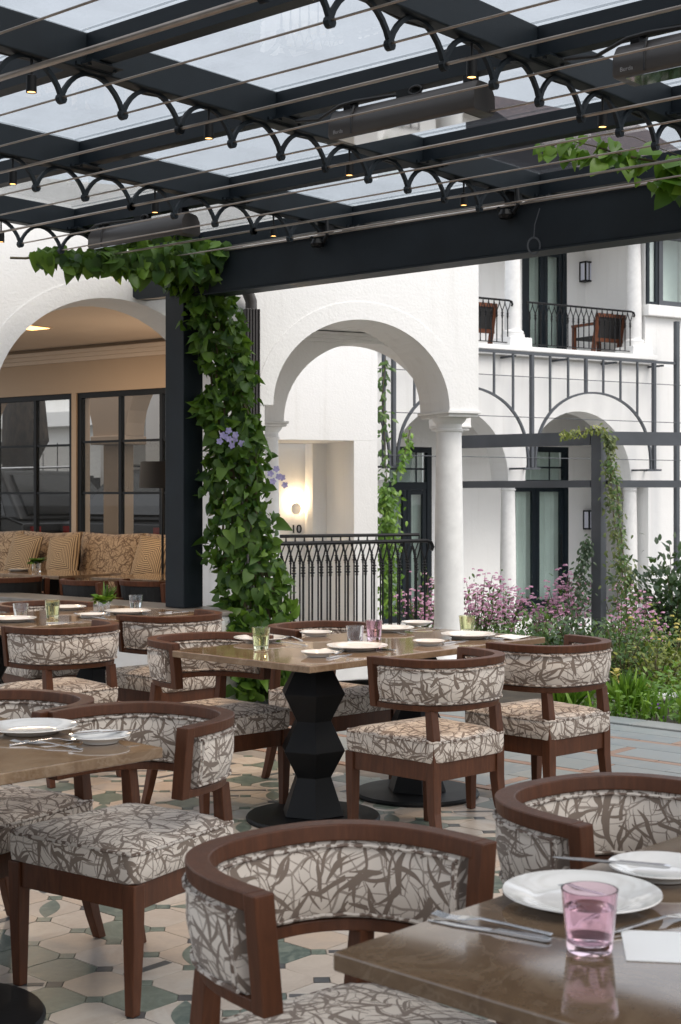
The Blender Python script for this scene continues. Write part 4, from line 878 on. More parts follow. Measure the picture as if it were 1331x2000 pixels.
def chair_proto():
    e = empty('dining_chair'); W = M['wood']
    # seat cushion
    b = MB(); base = rr_outline(FWD + 0.01, RWD + 0.015, DEP + 0.01); n = len(base)
    lv = [(0.372, 0.985), (0.376, 1.0), (0.41, 1.012), (0.446, 1.01), (0.455, 1.0), (0.462, 0.97), (0.472, 0.86), (0.481, 0.66), (0.486, 0.4), (0.4875, 0.12)]
    per = [0.0]
    for i in range(n): per.append(per[-1] + math.dist(base[i], base[(i + 1) % n]))
    vs_, fs_, us = [], [], []
    for z, s in lv: vs_ += [(x * s, y * s, z + (0.006 * math.sin(9 * x + 5) * math.cos(8 * y) if s < 0.9 else 0.0015 * math.sin(i * 1.7))) for i, (x, y) in enumerate(base)]
    for k in range(len(lv) - 1):
        for i in range(n):
            j = (i + 1) % n; fs_.append((k * n + i, k * n + j, (k + 1) * n + j, (k + 1) * n + i))
            if k < 4: us.append([(per[i], lv[k][0]), (per[i + 1], lv[k][0]), (per[i + 1], lv[k + 1][0]), (per[i], lv[k + 1][0])])
            else: us.append([(base[q][0] * lv[kk][1] + 3, base[q][1] * lv[kk][1] + 3) for q, kk in ((i, k), (j, k), (j, k + 1), (i, k + 1))])
    fs_.append(tuple(range((len(lv) - 1) * n, len(lv) * n))); us.append([(base[i][0] * 0.12 + 3, base[i][1] * 0.12 + 3) for i in range(n)])
    fs_.append(tuple(range(n - 1, -1, -1))); us.append([(base[i][0], base[i][1]) for i in range(n - 1, -1, -1)])
    b.add(vs_, fs_, us); cu = b.build('seat_cushion', M['fabric'], e, smooth=True)
    ring = [(x * 1.003, y * 1.003, 0.456 + 0.002 * math.sin(i * 2.1)) for i, (x, y) in enumerate(base)]; ring.append(ring[0]); MB().tube(ring, 0.0055, 6).build('piping', M['piping'], cu, smooth=True)
    # apron
    z0, z1, th = 0.295, 0.371, 0.026
    fx, rx, hy = FWD / 2 - 0.02, RWD / 2 - 0.02, DEP / 2 - 0.02
    MB().span(-fx + 0.022, fx - 0.022, hy - th / 2, hy + th / 2, z0, z1).build('apron', W, e, bevel=0.003); MB().span(-rx + 0.02, rx - 0.02, -hy - th / 2, -hy + th / 2, z0, z1).build('apron', W, e, bevel=0.003)
    for s in (-1, 1):
        a, c = Vector((s * fx, hy - 0.02, 0)), Vector((s * rx, -hy + 0.02, 0)); t = Vector((th / 2, 0, 0))
        MB().loft([[a - t + Vector((0, 0, z0)), a + t + Vector((0, 0, z0)), a + t + Vector((0, 0, z1)), a - t + Vector((0, 0, z1))], [c - t + Vector((0, 0, z0)), c + t + Vector((0, 0, z0)), c + t + Vector((0, 0, z1)), c - t + Vector((0, 0, z1))]]).build('apron', W, e, bevel=0.003)
        # front leg, tapered
        def sq(x, y, z, h_): return [(x - h_, y - h_, z), (x + h_, y - h_, z), (x + h_, y + h_, z), (x - h_, y + h_, z)]
        MB().loft([sq(s * fx * 0.985, hy, 0.002, 0.0155), sq(s * fx, hy, 0.2, 0.021), sq(s * fx, hy, 0.3705, 0.0235)]).build('leg', W, e, bevel=0.003)
        # rear leg: sabre below, upright above carrying the back shell
        prof = [(0.002, -0.055, 0.016), (0.08, -0.03, 0.018), (0.17, -0.008, 0.02), (0.27, 0.0, 0.0225), (0.38, 0.0, 0.0225), (0.47, 0.002, 0.021), (0.5795, 0.014, 0.019)]
        MB().loft([sq(s * (rx + max(0, 0.27 - z) * 0.06), -hy + dy, z, h_) for z, dy, h_ in prof]).build('leg', W, e, bevel=0.003)
    # back shell: rails swept round the barrel
    NS = 40
    def sweep(zs, o0, o1, name, m, t0=0.0, t1=1.0, bev=0.003):
        b = MB(); rings = []
        for i in range(NS + 1):
            t = t0 + (t1 - t0) * i / NS; ring_ = []
            for (off, z) in ((o0, zs[0]), (o1, zs[0]), (o1, zs[1]), (o0, zs[1])):
                x, y = arc_xy(t, off, 0.10 * (z - 0.58)); ring_.append((x, y, z))
            rings.append(ring_)
        return b.loft(rings).build(name, m, e, bevel=bev)
    sweep((0.755, 0.788), -0.022, 0.02, 'top_rail', W); sweep((0.578, 0.602), -0.018, 0.016, 'bottom_rail', W)
    for t in (0.0, 1.0):
        x0, y0 = arc_xy(t); s = 1 if t == 0 else -1; rings = []
        for z in (0.579, 0.787):
            x = s * (AW + 0.10 * (z - 0.58)); rings.append([(x - 0.0225, AY - 0.012, z), (x + 0.0205, AY - 0.012, z), (x + 0.0205, AY + 0.022, z), (x - 0.0225, AY + 0.022, z)])
        MB().loft(rings).build('arm_post', W, e, bevel=0.003)
    # upholstered panel between the rails
    b = MB(); sec = [(-0.012, 0.603), (-0.021, 0.615), (-0.025, 0.68), (-0.021, 0.742), (-0.012, 0.7545), (0.010, 0.7545), (0.022, 0.742), (0.028, 0.68), (0.022, 0.615), (0.010, 0.603)]
    su = [0.0]
    for q in range(len(sec)): su.append(su[-1] + math.dist(sec[q], sec[(q + 1) % len(sec)]))
    rings = []; al = [0.0]; t0, t1 = 0.018, 0.982
    for i in range(NS + 1):
        t = t0 + (t1 - t0) * i / NS; rings.append([(*arc_xy(t, off, 0.10 * (z - 0.58)), z) for off, z in sec])
        if i: al.append(al[-1] + math.dist(rings[-1][2], rings[-2][2]))
    n = len(sec); vs_ = [p for r in rings for p in r]; fs_ = []; us = []
    for k in range(NS):
        for i in range(n):
            j = (i + 1) % n; fs_.append((k * n + i, k * n + j, (k + 1) * n + j, (k + 1) * n + i)); us.append([(al[k] * 1.05, su[i]), (al[k] * 1.05, su[i + 1]), (al[k + 1] * 1.05, su[i + 1]), (al[k + 1] * 1.05, su[i])])
    fs_ += [tuple(range(n)), tuple(range(NS * n + n - 1, NS * n - 1, -1))]; us += [[(q[0], q[1]) for q in sec], [(q[0], q[1]) for q in sec][::-1]]
    b.add(vs_, fs_, us); bp = b.build('back_panel', M['fabric'], e, smooth=True)
    pb = MB()
    for off in (-0.024, 0.025):
        for z in (0.612, 0.746): pb.tube([(*arc_xy(t0 + (t1 - t0) * i / NS, off, 0.10 * (z - 0.58)), z + 0.0012 * math.sin(i * 2.3)) for i in range(NS + 1)], 0.0042, 5)
        for t in (0.025, 0.975): pb.tube([(*arc_xy(t, off, 0.10 * (z - 0.58)), z) for z in (0.614, 0.68, 0.744)], 0.0042, 5)
    pb.build('piping', M['piping'], bp, smooth=True)
    return e
ch0 = chair_proto(); used = [False]
def chair(x, y, az, label, group=None):
    e = ch0 if not used[0] else copy_tree(ch0); used[0] = True
    e.location = (x, y, 0); e.rotation_euler = (0, 0, -R(az)); tag(e, label, 'chair', group); return e
K = 'barrel back chair in leaf print fabric '
chair(0.37, 6.07, -42, K + 'seen from behind in front of the second pedestal')
chair(0.92, 6.62, -41, K + 'backing onto the garden kerb')
chair(-0.58, 6.66, 138, K + 'behind the yellow tumbler')
chair(-0.05, 7.29, 138, K + 'tucked between long table and iron railing')
chair(0.035, 2.61, 139, K + 'at the near table corner, knife beside it')
chair(0.66, 3.11, 140, K + 'behind the side plate with knife')
chair(-0.638, 4.30, 215, K + 'with its whole square seat in view')
chair(-1.118, 4.60, 215, K + 'beside the one with whole seat in view')
chair(-1.47, 7.45, -43, K + 'in front of the green tumbler')
chair(-0.99, 8.13, -43, K + 'right in front of the low wall')
chair(-1.80, 8.78, 137, K + 'behind the plant table, facing the terrace')

# ================================================================ TABLES
TZ = 0.76
def pedestal(par, x, y):
    D = MB().lathe([(0.30, 0.002), (0.302, 0.012), (0.295, 0.022), (0.12, 0.026)], 48, (x, y, 0)).build('base_plate', M['black'], par, smooth=True)
    w_, n_ = 0.155, 0.088
    pr = [(0.15, 0.027), (n_, 0.195), (w_, 0.315), (w_, 0.318), (n_, 0.445), (w_, 0.568), (w_, 0.571), (n_ * 1.02, 0.685), (n_ * 1.02, 0.71)]
    MB().lathe(pr, 6, (x, y, 0), a0=R(20)).build('pedestal', M['black'], par, bevel=0.002)
    MB().box((x, y, 0.7225), (0.42, 0.42, 0.015)).build('top_plate', M['black'], par)
def table(cx, cy, az, lx, ly, label, peds, m='marble'):
    """lx along local x, ly along local y"""
    e = empty('dining_table', (cx, cy, 0), az); tag(e, label, 'table')
    MB().span(-lx / 2, lx / 2, -ly / 2, ly / 2, TZ - 0.03, TZ).build('table_top', M[m], e, bevel=0.004)
    for p in peds: pedestal(e, *p)
    return e
AAZ = 43.3; A, B = azv(AAZ), azv(AAZ - 90)
fc = Vector((-0.125, 5.80, 0)); c = fc + A * 0.82 + B * 0.43
table(c.x, c.y, AAZ, 0.86, 1.64, 'long brown marble table with two faceted black pedestals', [(0.0, -0.36), (0.0, 0.36)])
f3 = Vector((-1.965, 7.18, 0)); c3 = f3 + A * 0.86 + B * 0.43
table(c3.x, c3.y, AAZ, 0.86, 1.72, 'brown marble table with a small green plant, near the low white wall', [(0.0, -0.36), (0.0, 0.36)])
c2 = Vector((-0.486, 3.93, 0)); c = c2 - A * 0.43 + B * 0.82
table(c.x, c.y, AAZ, 1.64, 0.86, 'brown marble table beside the chair whose seat shows whole', [(0.36, 0.0), (-0.36, 0)])
n0 = Vector((-0.012, 2.17, 0)); c = n0 + A * 0.82 - B * 0.43
table(c.x, c.y, AAZ, 0.86, 1.64, 'brown marble table with the big pink tumbler', [(0.0, -0.3), (0, 0.36)], 'marble_roof_reflect')

# ================================================================ TABLEWARE
def on(px, py): return at_z(px, py, TZ)
def plate(px, py, dia, label, group=None):
    p = on(px, py); r = dia / 2
    o = MB().lathe([(0.0, 0.003), (r * 0.52, 0.003), (r * 0.56, 0.001), (r * 0.60, 0.001), (r * 0.64, 0.006), (r * 0.93, 0.0175), (r, 0.020), (r * 0.995, 0.0225), (r * 0.9, 0.0205), (r * 0.68, 0.0125), (r * 0.62, 0.008), (r * 0.5, 0.0068), (0, 0.0066)], 56).build('plate', M['porcelain'], None, smooth=True, loc=(p.x, p.y, TZ + 0.0005))
    return tag(o, label, 'plate', group)
def glass(px, py, m, hgt, r, label, water=None):
    p = on(px, py); e = empty('tumbler', (p.x, p.y, TZ + 0.0005)); tag(e, label, 'glass')
    rb, th = r * 0.8, 0.0028
    MB().lathe([(0.0, 0.0), (rb * 0.95, 0.0), (rb, 0.004), (r, hgt), (r - th, hgt), (rb - th * 0.8, 0.016), (rb * 0.6, 0.012), (0.0, 0.012)], 40).build('cup', m, e, smooth=True)
    if water:
        u = water; rw = rb + (r - rb) * u
        MB().lathe([(0, 0.0125), (rb * 0.6, 0.0125), (rb - th, 0.0165), (rw - th - 0.0006, hgt * u), (0, hgt * u)], 40).build('water', M['water'], e, smooth=True)
M['water'] = tumbler("water", (0.97, 0.98, 0.98)); M['water'].node_tree.nodes["Principled BSDF"].inputs["IOR"].default_value = 1.33
def cut_proto(kind):
    b = MB(); L_ = 0.21
    def bar(pts): # (y, halfwidth, z, th)
        b.loft([[(-w_, y, z), (w_, y, z), (w_, y, z + t), (-w_, y, z + t)] for y, w_, z, t in pts])
    if kind == 'knife': bar([(0, 0.006, 0.001, 0.004), (0.01, 0.0075, 0, 0.006), (0.09, 0.005, 0, 0.006), (0.1, 0.006, 0, 0.003), (0.16, 0.0095, 0, 0.0018), (0.205, 0.005, 0, 0.0015), (0.215, 0.001, 0, 0.001)])
    elif kind == 'spoon': bar([(0, 0.006, 0, 0.003), (0.03, 0.005, 0.002, 0.003), (0.12, 0.003, 0.008, 0.003), (0.14, 0.005, 0.007, 0.002), (0.155, 0.016, 0.003, 0.002), (0.175, 0.02, 0.001, 0.002), (0.195, 0.015, 0.003, 0.002), (0.205, 0.003, 0.005, 0.001)])
    else:
        bar([(0, 0.006, 0, 0.003), (0.03, 0.005, 0.002, 0.003), (0.12, 0.003, 0.008, 0.003), (0.145, 0.011, 0.005, 0.002), (0.16, 0.012, 0.004, 0.002)])
        for q in (-0.0095, -0.0032, 0.0032, 0.0095): b.loft([[(q - 0.002, y, z), (q + 0.002, y, z), (q + 0.002, y, z + 0.0015), (q - 0.002, y, z + 0.0015)] for y, z in ((0.16, 0.004), (0.18, 0.003), (0.205, 0.007))])
    return b.mesh(kind, M['cutlery'])
CUT_ = {k: cut_proto(k) for k in ('knife', 'spoon', 'fork')}
def cutlery(kind, px, py, az, label, dz=0.0, group=None):
    p = on(px, py); o = link(kind, CUT_[kind], None, (p.x, p.y, TZ + 0.001 + dz), (0, 0, -R(az)))
    bv = o.modifiers.new('b', 'BEVEL'); bv.width = 0.0008; bv.segments = 1; tag(o, label, kind, group); return o
def napkin(px, py, az, w_, d, label, z=0.0):
    p = on(px, py); b = MB(); n = 10
    for q in range(2):
        pts = [[(-w_ / 2 + w_ * i / n, -d / 2 + d * j / n, 0.001 + q * 0.006 + 0.004 * math.sin(3 * i / n + 2 * j / n + q)) for i in range(n + 1)] for j in range(n + 1)]
        base = len(b.v); b.v += [v for r_ in pts for v in r_]
        for j in range(n):
            for i in range(n): k = base + j * (n + 1) + i; b.f.append([k, k + 1, k + n + 2, k + n + 1]); b.uv.append(None)
    o = b.build('napkin', M['paper'], None, smooth=True, loc=(p.x, p.y, TZ + z), rot=(0, 0, -R(az))); so_ = o.modifiers.new('s', 'SOLIDIFY'); so_.thickness = 0.0015; so_.offset = 1
    return tag(o, label, 'napkin')
# long table
plate(698, 1269, 0.275, 'white dinner plate in front of the pale blue tumbler on the long table')
plate(915, 1246, 0.265, 'white dinner plate in front of the olive tumbler at the garden end')
plate(508, 1253, 0.25, 'white dinner plate behind the yellow tumbler')
plate(762, 1233, 0.25, 'white dinner plate just behind the pink tumbler on the long table')
plate(622, 1282, 0.15, 'small white side plate at the near edge of the long table')
plate(617, 1242, 0.16, 'small white side plate at the far edge before the iron railing')
plate(838, 1260, 0.15, 'small white side plate between the two dinner plates')
plate(815, 1222, 0.17, 'small white side plate before the stone column')
glass(510, 1267, M['g_green'], 0.096, 0.042, 'yellow green glass tumbler at the left end of the long table', 0.6)
glass(694, 1257, M['g_clear'], 0.082, 0.043, 'pale blue glass tumbler next to the pink one')
glass(731, 1249, M['g_pink'], 0.092, 0.042, 'pink glass tumbler standing on the long table', 0.55)
glass(913, 1234, M['g_green'], 0.082, 0.043, 'olive glass tumbler on the long table before the pink flowers')
for kd, px, py, az, lb in (('knife', 640, 1287, 30, 'knife resting by the near side plate on the long table'), ('fork', 655, 1279, 18, 'fork between side plate and dinner plate on the long table'), ('knife', 775, 1272, -52, 'knife beside the dinner plate with the blue tumbler'),
                       ('spoon', 590, 1252, -25, 'spoon by the far dinner plate, near the yellow tumbler'), ('fork', 600, 1262, -55, 'fork lying behind the yellow tumbler'), ('fork', 793, 1240, -30, 'fork by the far side plate before the column'), ('spoon', 800, 1232, 60, 'spoon by the far plate before the column'),
                       ('knife', 865, 1258, 40, 'knife beside the plate at the garden end'), ('fork', 880, 1250, 30, 'fork beside the olive tumbler'), ('knife', 985, 1250, -50, 'knife at the garden end of the long table')):
    cutlery(kd, px, py, az, lb)
napkin(650, 1273, 20, 0.1, 0.16, 'folded white napkin on the long table, near its corner'); napkin(1000, 1246, 35, 0.11, 0.18, 'folded white napkin at the garden end of the long table')
# near table
plate(1137, 1765, 0.268, 'large white dinner plate behind the big pink tumbler')
plate(1292, 1712, 0.19, 'white side plate with a knife across it')
glass(1152, 1856, M['g_pink'], 0.093, 0.0435, 'big pink glass tumbler on the polished near table', 0.72)
cutlery('knife', 1310, 1722, -68, 'knife laid across the white side plate', 0.0225)
for kd, px, py, az, lb in (('knife', 1075, 1841, -58, 'knife in front of the big dinner plate'), ('fork', 1078, 1829, -60, 'fork in front of the big dinner plate'), ('fork', 1190, 1825, 60, 'fork pointing at the paper card'), ('spoon', 1240, 1760, -60, 'spoon tucked behind the big dinner plate')):
    cutlery(kd, px, py, az, lb)
p = on(1310, 1852); tag(MB().span(-0.1, 0.1, -0.075, 0.075, 0, 0.0012).build('menu_card', M['paper'], None, loc=(p.x + 0.03, p.y, TZ + 0.0005), rot=(0, 0, R(-8))), 'white menu card on the near table beside the pink tumbler', 'card')
# left table
plate(62, 1431, 0.265, 'white dinner plate on the left table beside the small plate'); plate(197, 1450, 0.165, 'small white plate with a knife resting on it, left table')
cutlery('knife', 135, 1453, 58, 'knife leaning on the small plate of the left table', 0.021)
for kd, px, py, az, lb in (('fork', 150, 1460, -70, 'fork beside the small plate on the left table'), ('spoon', 20, 1457, 60, 'spoon in front of the dinner plate on the left table'), ('fork', 160, 1465, -60, 'second fork nearer the edge of the left table')): cutlery(kd, px, py, az, lb)
# plant table
plate(25, 1214, 0.26, 'white plate beside the pale tumbler on the plant table'); plate(130, 1191, 0.24, 'white plate behind the green tumbler on the plant table'); plate(250, 1199, 0.27, 'white plate in front of the clear tumbler, right of the little plant')
plate(180, 1206, 0.17, 'small white plate in front of the little plant')
glass(41, 1208, M['g_clear'], 0.085, 0.044, 'pale blue ribbed tumbler on the plant table'); glass(103, 1206, M['g_green'], 0.1, 0.043, 'green tumbler with a drink on the plant table', 0.65); glass(266, 1191, M['g_clear'], 0.088, 0.042, 'clear tumbler right of the little plant', 0.5)
for kd, px, py, az, lb in (('fork', 200, 1203, -60, 'fork near the little plant'), ('spoon', 210, 1210, -55, 'spoon near the little plant'), ('knife', 90, 1218, 60, 'knife at the edge of the plant table'), ('knife', 310, 1198, 50, 'knife right of the plate on the plant table')): cutlery(kd, px, py, az, lb)

# ================================================================ PLANT HELPERS
def leaf_mesh(kind, m):
    b = MB()
    if kind in ('heart', 'curl', 'cup'): o = [(0, 0), (0.30, -0.10), (0.46, 0.12), (0.42, 0.42), (0.22, 0.75), (0, 1.0)]; fold = {'heart': 0.16, 'curl': 0.5, 'cup': -0.35}[kind]
    elif kind == 'oval': o = [(0, 0), (0.16, 0.15), (0.24, 0.4), (0.17, 0.72), (0.07, 0.9), (0, 1.0)]; fold = 0.1
    elif kind == 'lance': o = [(0, 0), (0.04, 0.2), (0.06, 0.45), (0.04, 0.75), (0.015, 0.92), (0, 1.0)]; fold = 0.04
    else: o = [(0, 0), (0.34, 0.3), (0.42, 0.6), (0.3, 0.9), (0.12, 1.0), (0, 0.93)]; fold = 0.15      # petal
    n = len(o); dr_ = {'curl': -0.6, 'cup': 0.3}.get(kind, -0.22); droop = lambda y: dr_ * y * y
    mid = [(0, y, droop(y)) for x, y in o]; rt = [(x, y, droop(y) + fold * x * 1.2 - 0.0) for x, y in o]; lt = [(-x, y, droop(y) + fold * x * 1.2) for x, y in o]
    ymid = [(0, q / (n - 1), droop(q / (n - 1))) for q in range(n)]
    V = ymid + rt[1:-1] + lt[1:-1]; f = []
    r0, l0 = n, n + (n - 2)
    f.append((0, r0, 1)); f.append((0, 1, l0))
    for q in range(n - 3): f.append((1 + q, r0 + q, r0 + q + 1, 2 + q)); f.append((1 + q, 2 + q, l0 + q + 1, l0 + q))
    f.append((n - 2, r0 + n - 3, n - 1)); f.append((n - 2, n - 1, l0 + n - 3))
    b.add(V, f); return b.mesh('leaf', m, True, fix=False)
_lc = {}
def leafm(kind, m):
    if (kind, m) not in _lc: _lc[(kind, m)] = leaf_mesh(kind, M[m])
    return _lc[(kind, m)]
def orient(pos, size, tip, nrm):
    t = Vector(tip).normalized(); n = Vector(nrm); n = n - t * n.dot(t)
    if n.length < 1e-3: n = t.orthogonal()
    n.normalize(); x = t.cross(n)
    return Matrix.Translation(pos) @ Matrix(((x.x, t.x, n.x), (x.y, t.y, n.y), (x.z, t.z, n.z))).to_4x4() @ Matrix.Scale(size, 4)
def joined(name, parent, kind, m, mats, stuff=False):
    lm_ = leafm(kind, m); V = [v.co.copy() for v in lm_.vertices]; Fc = [tuple(p.vertices) for p in lm_.polygons]; vs_, fs_ = [], []
    for mt in mats:
        b0 = len(vs_); vs_ += [(mt @ v)[:] for v in V]; fs_ += [tuple(b0 + i for i in f) for f in Fc]
    me = bpy.data.meshes.new(name); me.from_pydata(vs_, [], fs_); me.materials.append(M[m]); me.polygons.foreach_set('use_smooth', [True] * len(me.polygons))
    o = link(name, me, parent)
    if stuff: o["kind"] = "stuff"
    return o
def single(name, parent, kind, m, mats):
    me = leafm(kind, m)
    for mt in mats: o = link(name, me, parent); o.matrix_local = mt
rv = lambda s=1.0: Vector((random.uniform(-s, s), random.uniform(-s, s), random.uniform(-s, s)))

# ---------------------------------------------------------------- climbing vine on the post
PO = pw(-2.85, 2.07, 0)
vine = empty('climbing_vine', (PO.x + 0.3, PO.y - 0.1, 0)); tag(vine, 'dense green climbing vine with lilac flowers wrapped round the pergola post', 'vine'); VO = vine.location.copy()
prof = [(505, 355, 470, 0.17), (560, 330, 450, 0.15), (600, 345, 470, 0.14), (650, 385, 490, 0.14), (720, 392, 500, 0.15), (800, 395, 517, 0.16), (880, 398, 526, 0.17), (960, 402, 532, 0.18), (1040, 405, 545, 0.2), (1110, 408, 575, 0.2), (1180, 430, 578, 0.2), (1230, 470, 575, 0.18), (1300, 490, 572, 0.16), (1355, 490, 560, 0.15)]
def vine_at(py):
    for a, c in zip(prof[:-1], prof[1:]):
        if a[0] <= py <= c[0]:
            t = (py - a[0]) / (c[0] - a[0]); return [a[i] + (c[i] - a[i]) * t for i in range(1, 4)]
vm = []
YV = PO.y - 0.12
for q in range(2500):
    py = random.uniform(508, 1350); l, r, dp_ = vine_at(py); a = random.uniform(0, 2 * math.pi); rad = random.random() ** 0.35
    px = (l + r) / 2 - 4 + (r - l) / 2 * 0.93 * rad * math.cos(a) + 9 * math.sin(py * 0.045) + random.gauss(0, 5) ; dy = dp_ * rad * math.sin(a)
    p = at_y(px, py, YV) + Vector((0, dy + 0.02, 0)); out = Vector((math.cos(a), math.sin(a) * 1.2 - 0.25, 0.35))
    s = random.choice((random.uniform(0.03, 0.06), random.uniform(0.05, 0.085), random.uniform(0.07, 0.11)))
    tip = Vector((0, 0, -0.8)) + out * 0.5 + rv(0.85); vm.append((rad * (1 if math.sin(a) < 0.3 else 0.3) + random.random() * 0.2, orient(p - VO, s, tip, out + rv(1.0))))
for q in range(330):      # skirt of foliage at the foot
    px, py = random.uniform(452, 572), random.uniform(1195, 1362); p = at_y(px, py, YV - 0.12 - 0.22 * random.random()); vm.append((random.random() * 0.95, orient(p - VO, random.uniform(0.05, 0.11), Vector((0, 0, -0.5)) + rv(0.9), Vector((0.3, -1, 0.4)) + rv(0.9))))
# horizontal run to the left along the roof
for q in range(560):
    t = random.random(); px = 60 + 385 * t ** 0.72; half = 14 + 30 * min(1, t * 1.6); py = 502 + half * random.uniform(-1, 1) * random.random() ** 0.4 + 6 * math.sin(px * 0.05)
    p = at_y(px, py, 9.75 + 0.25 * t + random.uniform(-0.14, 0.14)); s = random.uniform(0.06, 0.125)
    vm.append((random.random(), orient(p - VO, s, Vector((0, 0, -1)) + rv(0.7), Vector((0.2, -1, 0.5)) + rv(0.6))))
vm.sort(key=lambda q: -q[0])
for q, kd in enumerate(('heart', 'curl', 'cup')): single('leaf', vine, kd, 'vine', [m for _, m in vm[q:300:3]])
for q, kd in enumerate(('curl', 'heart', 'cup')): joined('inner_leaves', vine, kd, 'vine', [m for _, m in vm[300 + q::3]], True)
b = MB()
for q in range(7):
    pts = []
    for k in range(12):
        py = 1365 - k * 76; l, r, dp_ = vine_at(min(1350, max(508, py))); pts.append(at_y(l + (r - l) * (0.25 + 0.08 * q) + 9 * math.sin(k * 1.3 + q), py, YV + 0.05 * math.sin(k + q * 2)) - VO)
    b.tube(pts, [0.014 - 0.0008 * k for k in range(12)], 6)
b.tube([at_y(px, 500 + 5 * math.sin(px * 0.04), 9.75 + 0.25 * px / 420) - VO for px in range(20, 450, 30)], 0.009, 6); b.build('stem', M['stem'], vine, smooth=True)
for (px, py) in ((447, 850), (460, 858), (441, 862), (540, 925), (545, 940), (370, 487)):
    c = at_y(px, py, YV - 0.23)
    for q in range(3): single('petal', vine, 'petal', 'lilac', [orient(c + Vector((0.04 * (q - 1), 0.02 * q, 0.035 * math.sin(q * 2))) - VO, 0.024, Vector((math.cos(a), -0.35, math.sin(a))), (0, -1, 0.2)) for a in [q + 2 * math.pi * k / 5 for k in range(5)]])
# warm lamp half hidden in the vine
lc = at_y(226, 532, 9.9); gl = empty('vine_lamp', lc); tag(gl, 'yellow glowing lamp half hidden in the leaves of the vine', 'lamp')
MB().lathe([(0, -0.04), (0.02, -0.035), (0.028, 0), (0.02, 0.03), (0, 0.035)], 12).build('bulb', M['bulb'], gl, smooth=True); MB().lathe([(0.014, 0.034), (0.018, 0.08), (0.0, 0.085)], 10).build('socket', M['black'], gl, smooth=True)
# trailing shoot at the open corner of the roof
sh = empty('trailing_shoot', at_y(1331, 335, 7.4)); tag(sh, 'leafy vine shoot trailing along the roof cables at the garden corner', 'vine'); SO = sh.location.copy()
path = [at_y(px, py, 7.5) for px, py in ((1345, 330), (1300, 318), (1250, 310), (1200, 298), (1160, 285), (1120, 276), (1085, 283), (1050, 292))]
MB().tube([p - SO for p in path], [0.008, 0.007, 0.006, 0.005, 0.004, 0.003, 0.0025, 0.002], 5).build('stem', M['stem'], sh, smooth=True); ms = []
for q in range(90):
    t = random.random() ** 1.5 * (len(path) - 1.01); i = int(t); p = path[i].lerp(path[i + 1], t - i) + rv(0.03) + Vector((0, 0, random.uniform(-0.09, 0.04) * (1.4 - t / 7)))
    ms.append(orient(p - SO, random.uniform(0.05, 0.13) * (1.15 - 0.085 * t), Vector((random.uniform(-1, 0.3), -0.2, -0.7)) + rv(0.5), Vector((0, -0.7, 0.7)) + rv(0.6)))
single('leaf', sh, 'heart', 'grass', ms)
MB().tube([at_y(px, py, 7.6) - SO for px, py in ((1331, 305), (1290, 290), (1240, 268), (1200, 262), (1150, 268))], 0.002, 5).build('tendril', M['stem'], sh)

# little plant on the table
pp = on(203, 1196); tp = empty('table_plant', (pp.x, pp.y, TZ + 0.0005)); tag(tp, 'small posy of green leaves in a short glass on the table', 'plant')
MB().lathe([(0, 0), (0.036, 0), (0.042, 0.07), (0.039, 0.07), (0.033, 0.006), (0, 0.006)], 24).build('pot', M['g_clear'], tp, smooth=True)
ms = [orient(Vector((0, 0, 0.06)) + Vector((0.03 * math.cos(a), 0.03 * math.sin(a), 0.02 * random.random())), random.uniform(0.035, 0.065), Vector((math.cos(a), math.sin(a), random.uniform(-0.2, 1.2))), Vector((0, 0, 1)) + rv(0.4)) for a in [random.uniform(0, 6.28) for q in range(34)]]
single('leaf', tp, 'heart', 'grass', ms); joined('fronds', tp, 'lance', 'shrub', [orient(Vector((0.01, 0, 0.06)) + rv(0.015), random.uniform(0.06, 0.13), Vector((0.5 + random.uniform(-.5, .5), random.uniform(-.4, .4), 1)), rv()) for q in range(30)])
# ================================================================ LOUNGE FURNITURE
def lp(px, py, y): s, z = lw_(px, py, y); return s, z
sofa = empty('banquette_sofa'); sofa.matrix_world = lm; tag(sofa, 'long tan leaf patterned banquette sofa under the lounge windows', 'sofa')
def cushion_mesh(w_, h_, t, m, uvc=True):
    n = 12; b = MB(); vs_, fs_, us = [], [], []
    for side in (-1, 1):
        for j in range(n + 1):
            for i in range(n + 1):
                u, v = 2 * i / n - 1, 2 * j / n - 1; th = max(0, (1 - abs(u) ** 2.6)) ** 0.6 * max(0, (1 - abs(v) ** 2.6)) ** 0.6; sx = 1 - 0.07 * (1 - abs(v)) * abs(u) ** 3; sy = 1 - 0.07 * (1 - abs(u)) * abs(v) ** 3
                vs_.append((u * w_ / 2 * sx, side * (0.004 + t / 2 * th), v * h_ / 2 * sy))
        o = 0 if side < 0 else (n + 1) ** 2
        for j in range(n):
            for i in range(n):
                q = o + j * (n + 1) + i; f = (q, q + 1, q + n + 2, q + n + 1); fs_.append(f if side < 0 else f[::-1]); uu = [(vs_[k][0], vs_[k][2]) for k in fs_[-1]]; us.append(uu)
    m_ = (n + 1) ** 2
    edge = [i for i in range(n)] + [n + j * (n + 1) for j in range(n)] + [n * (n + 1) + n - i for i in range(n)] + [(n - j) * (n + 1) for j in range(n)]
    for k in range(len(edge)): a, c = edge[k], edge[(k + 1) % len(edge)]; fs_.append((c, a, a + m_, c + m_)); us.append([(vs_[q % m_][0], vs_[q % m_][2]) for q in fs_[-1]])
    b.add(vs_, fs_, us); return b.mesh('cushion', m, True)
MB().span(-2.6, 1.9, -0.85, -0.05, 0.05, 0.32).build('base', M['wood2'], sofa)
b = MB(); x = -2.6
ws = [0.0]
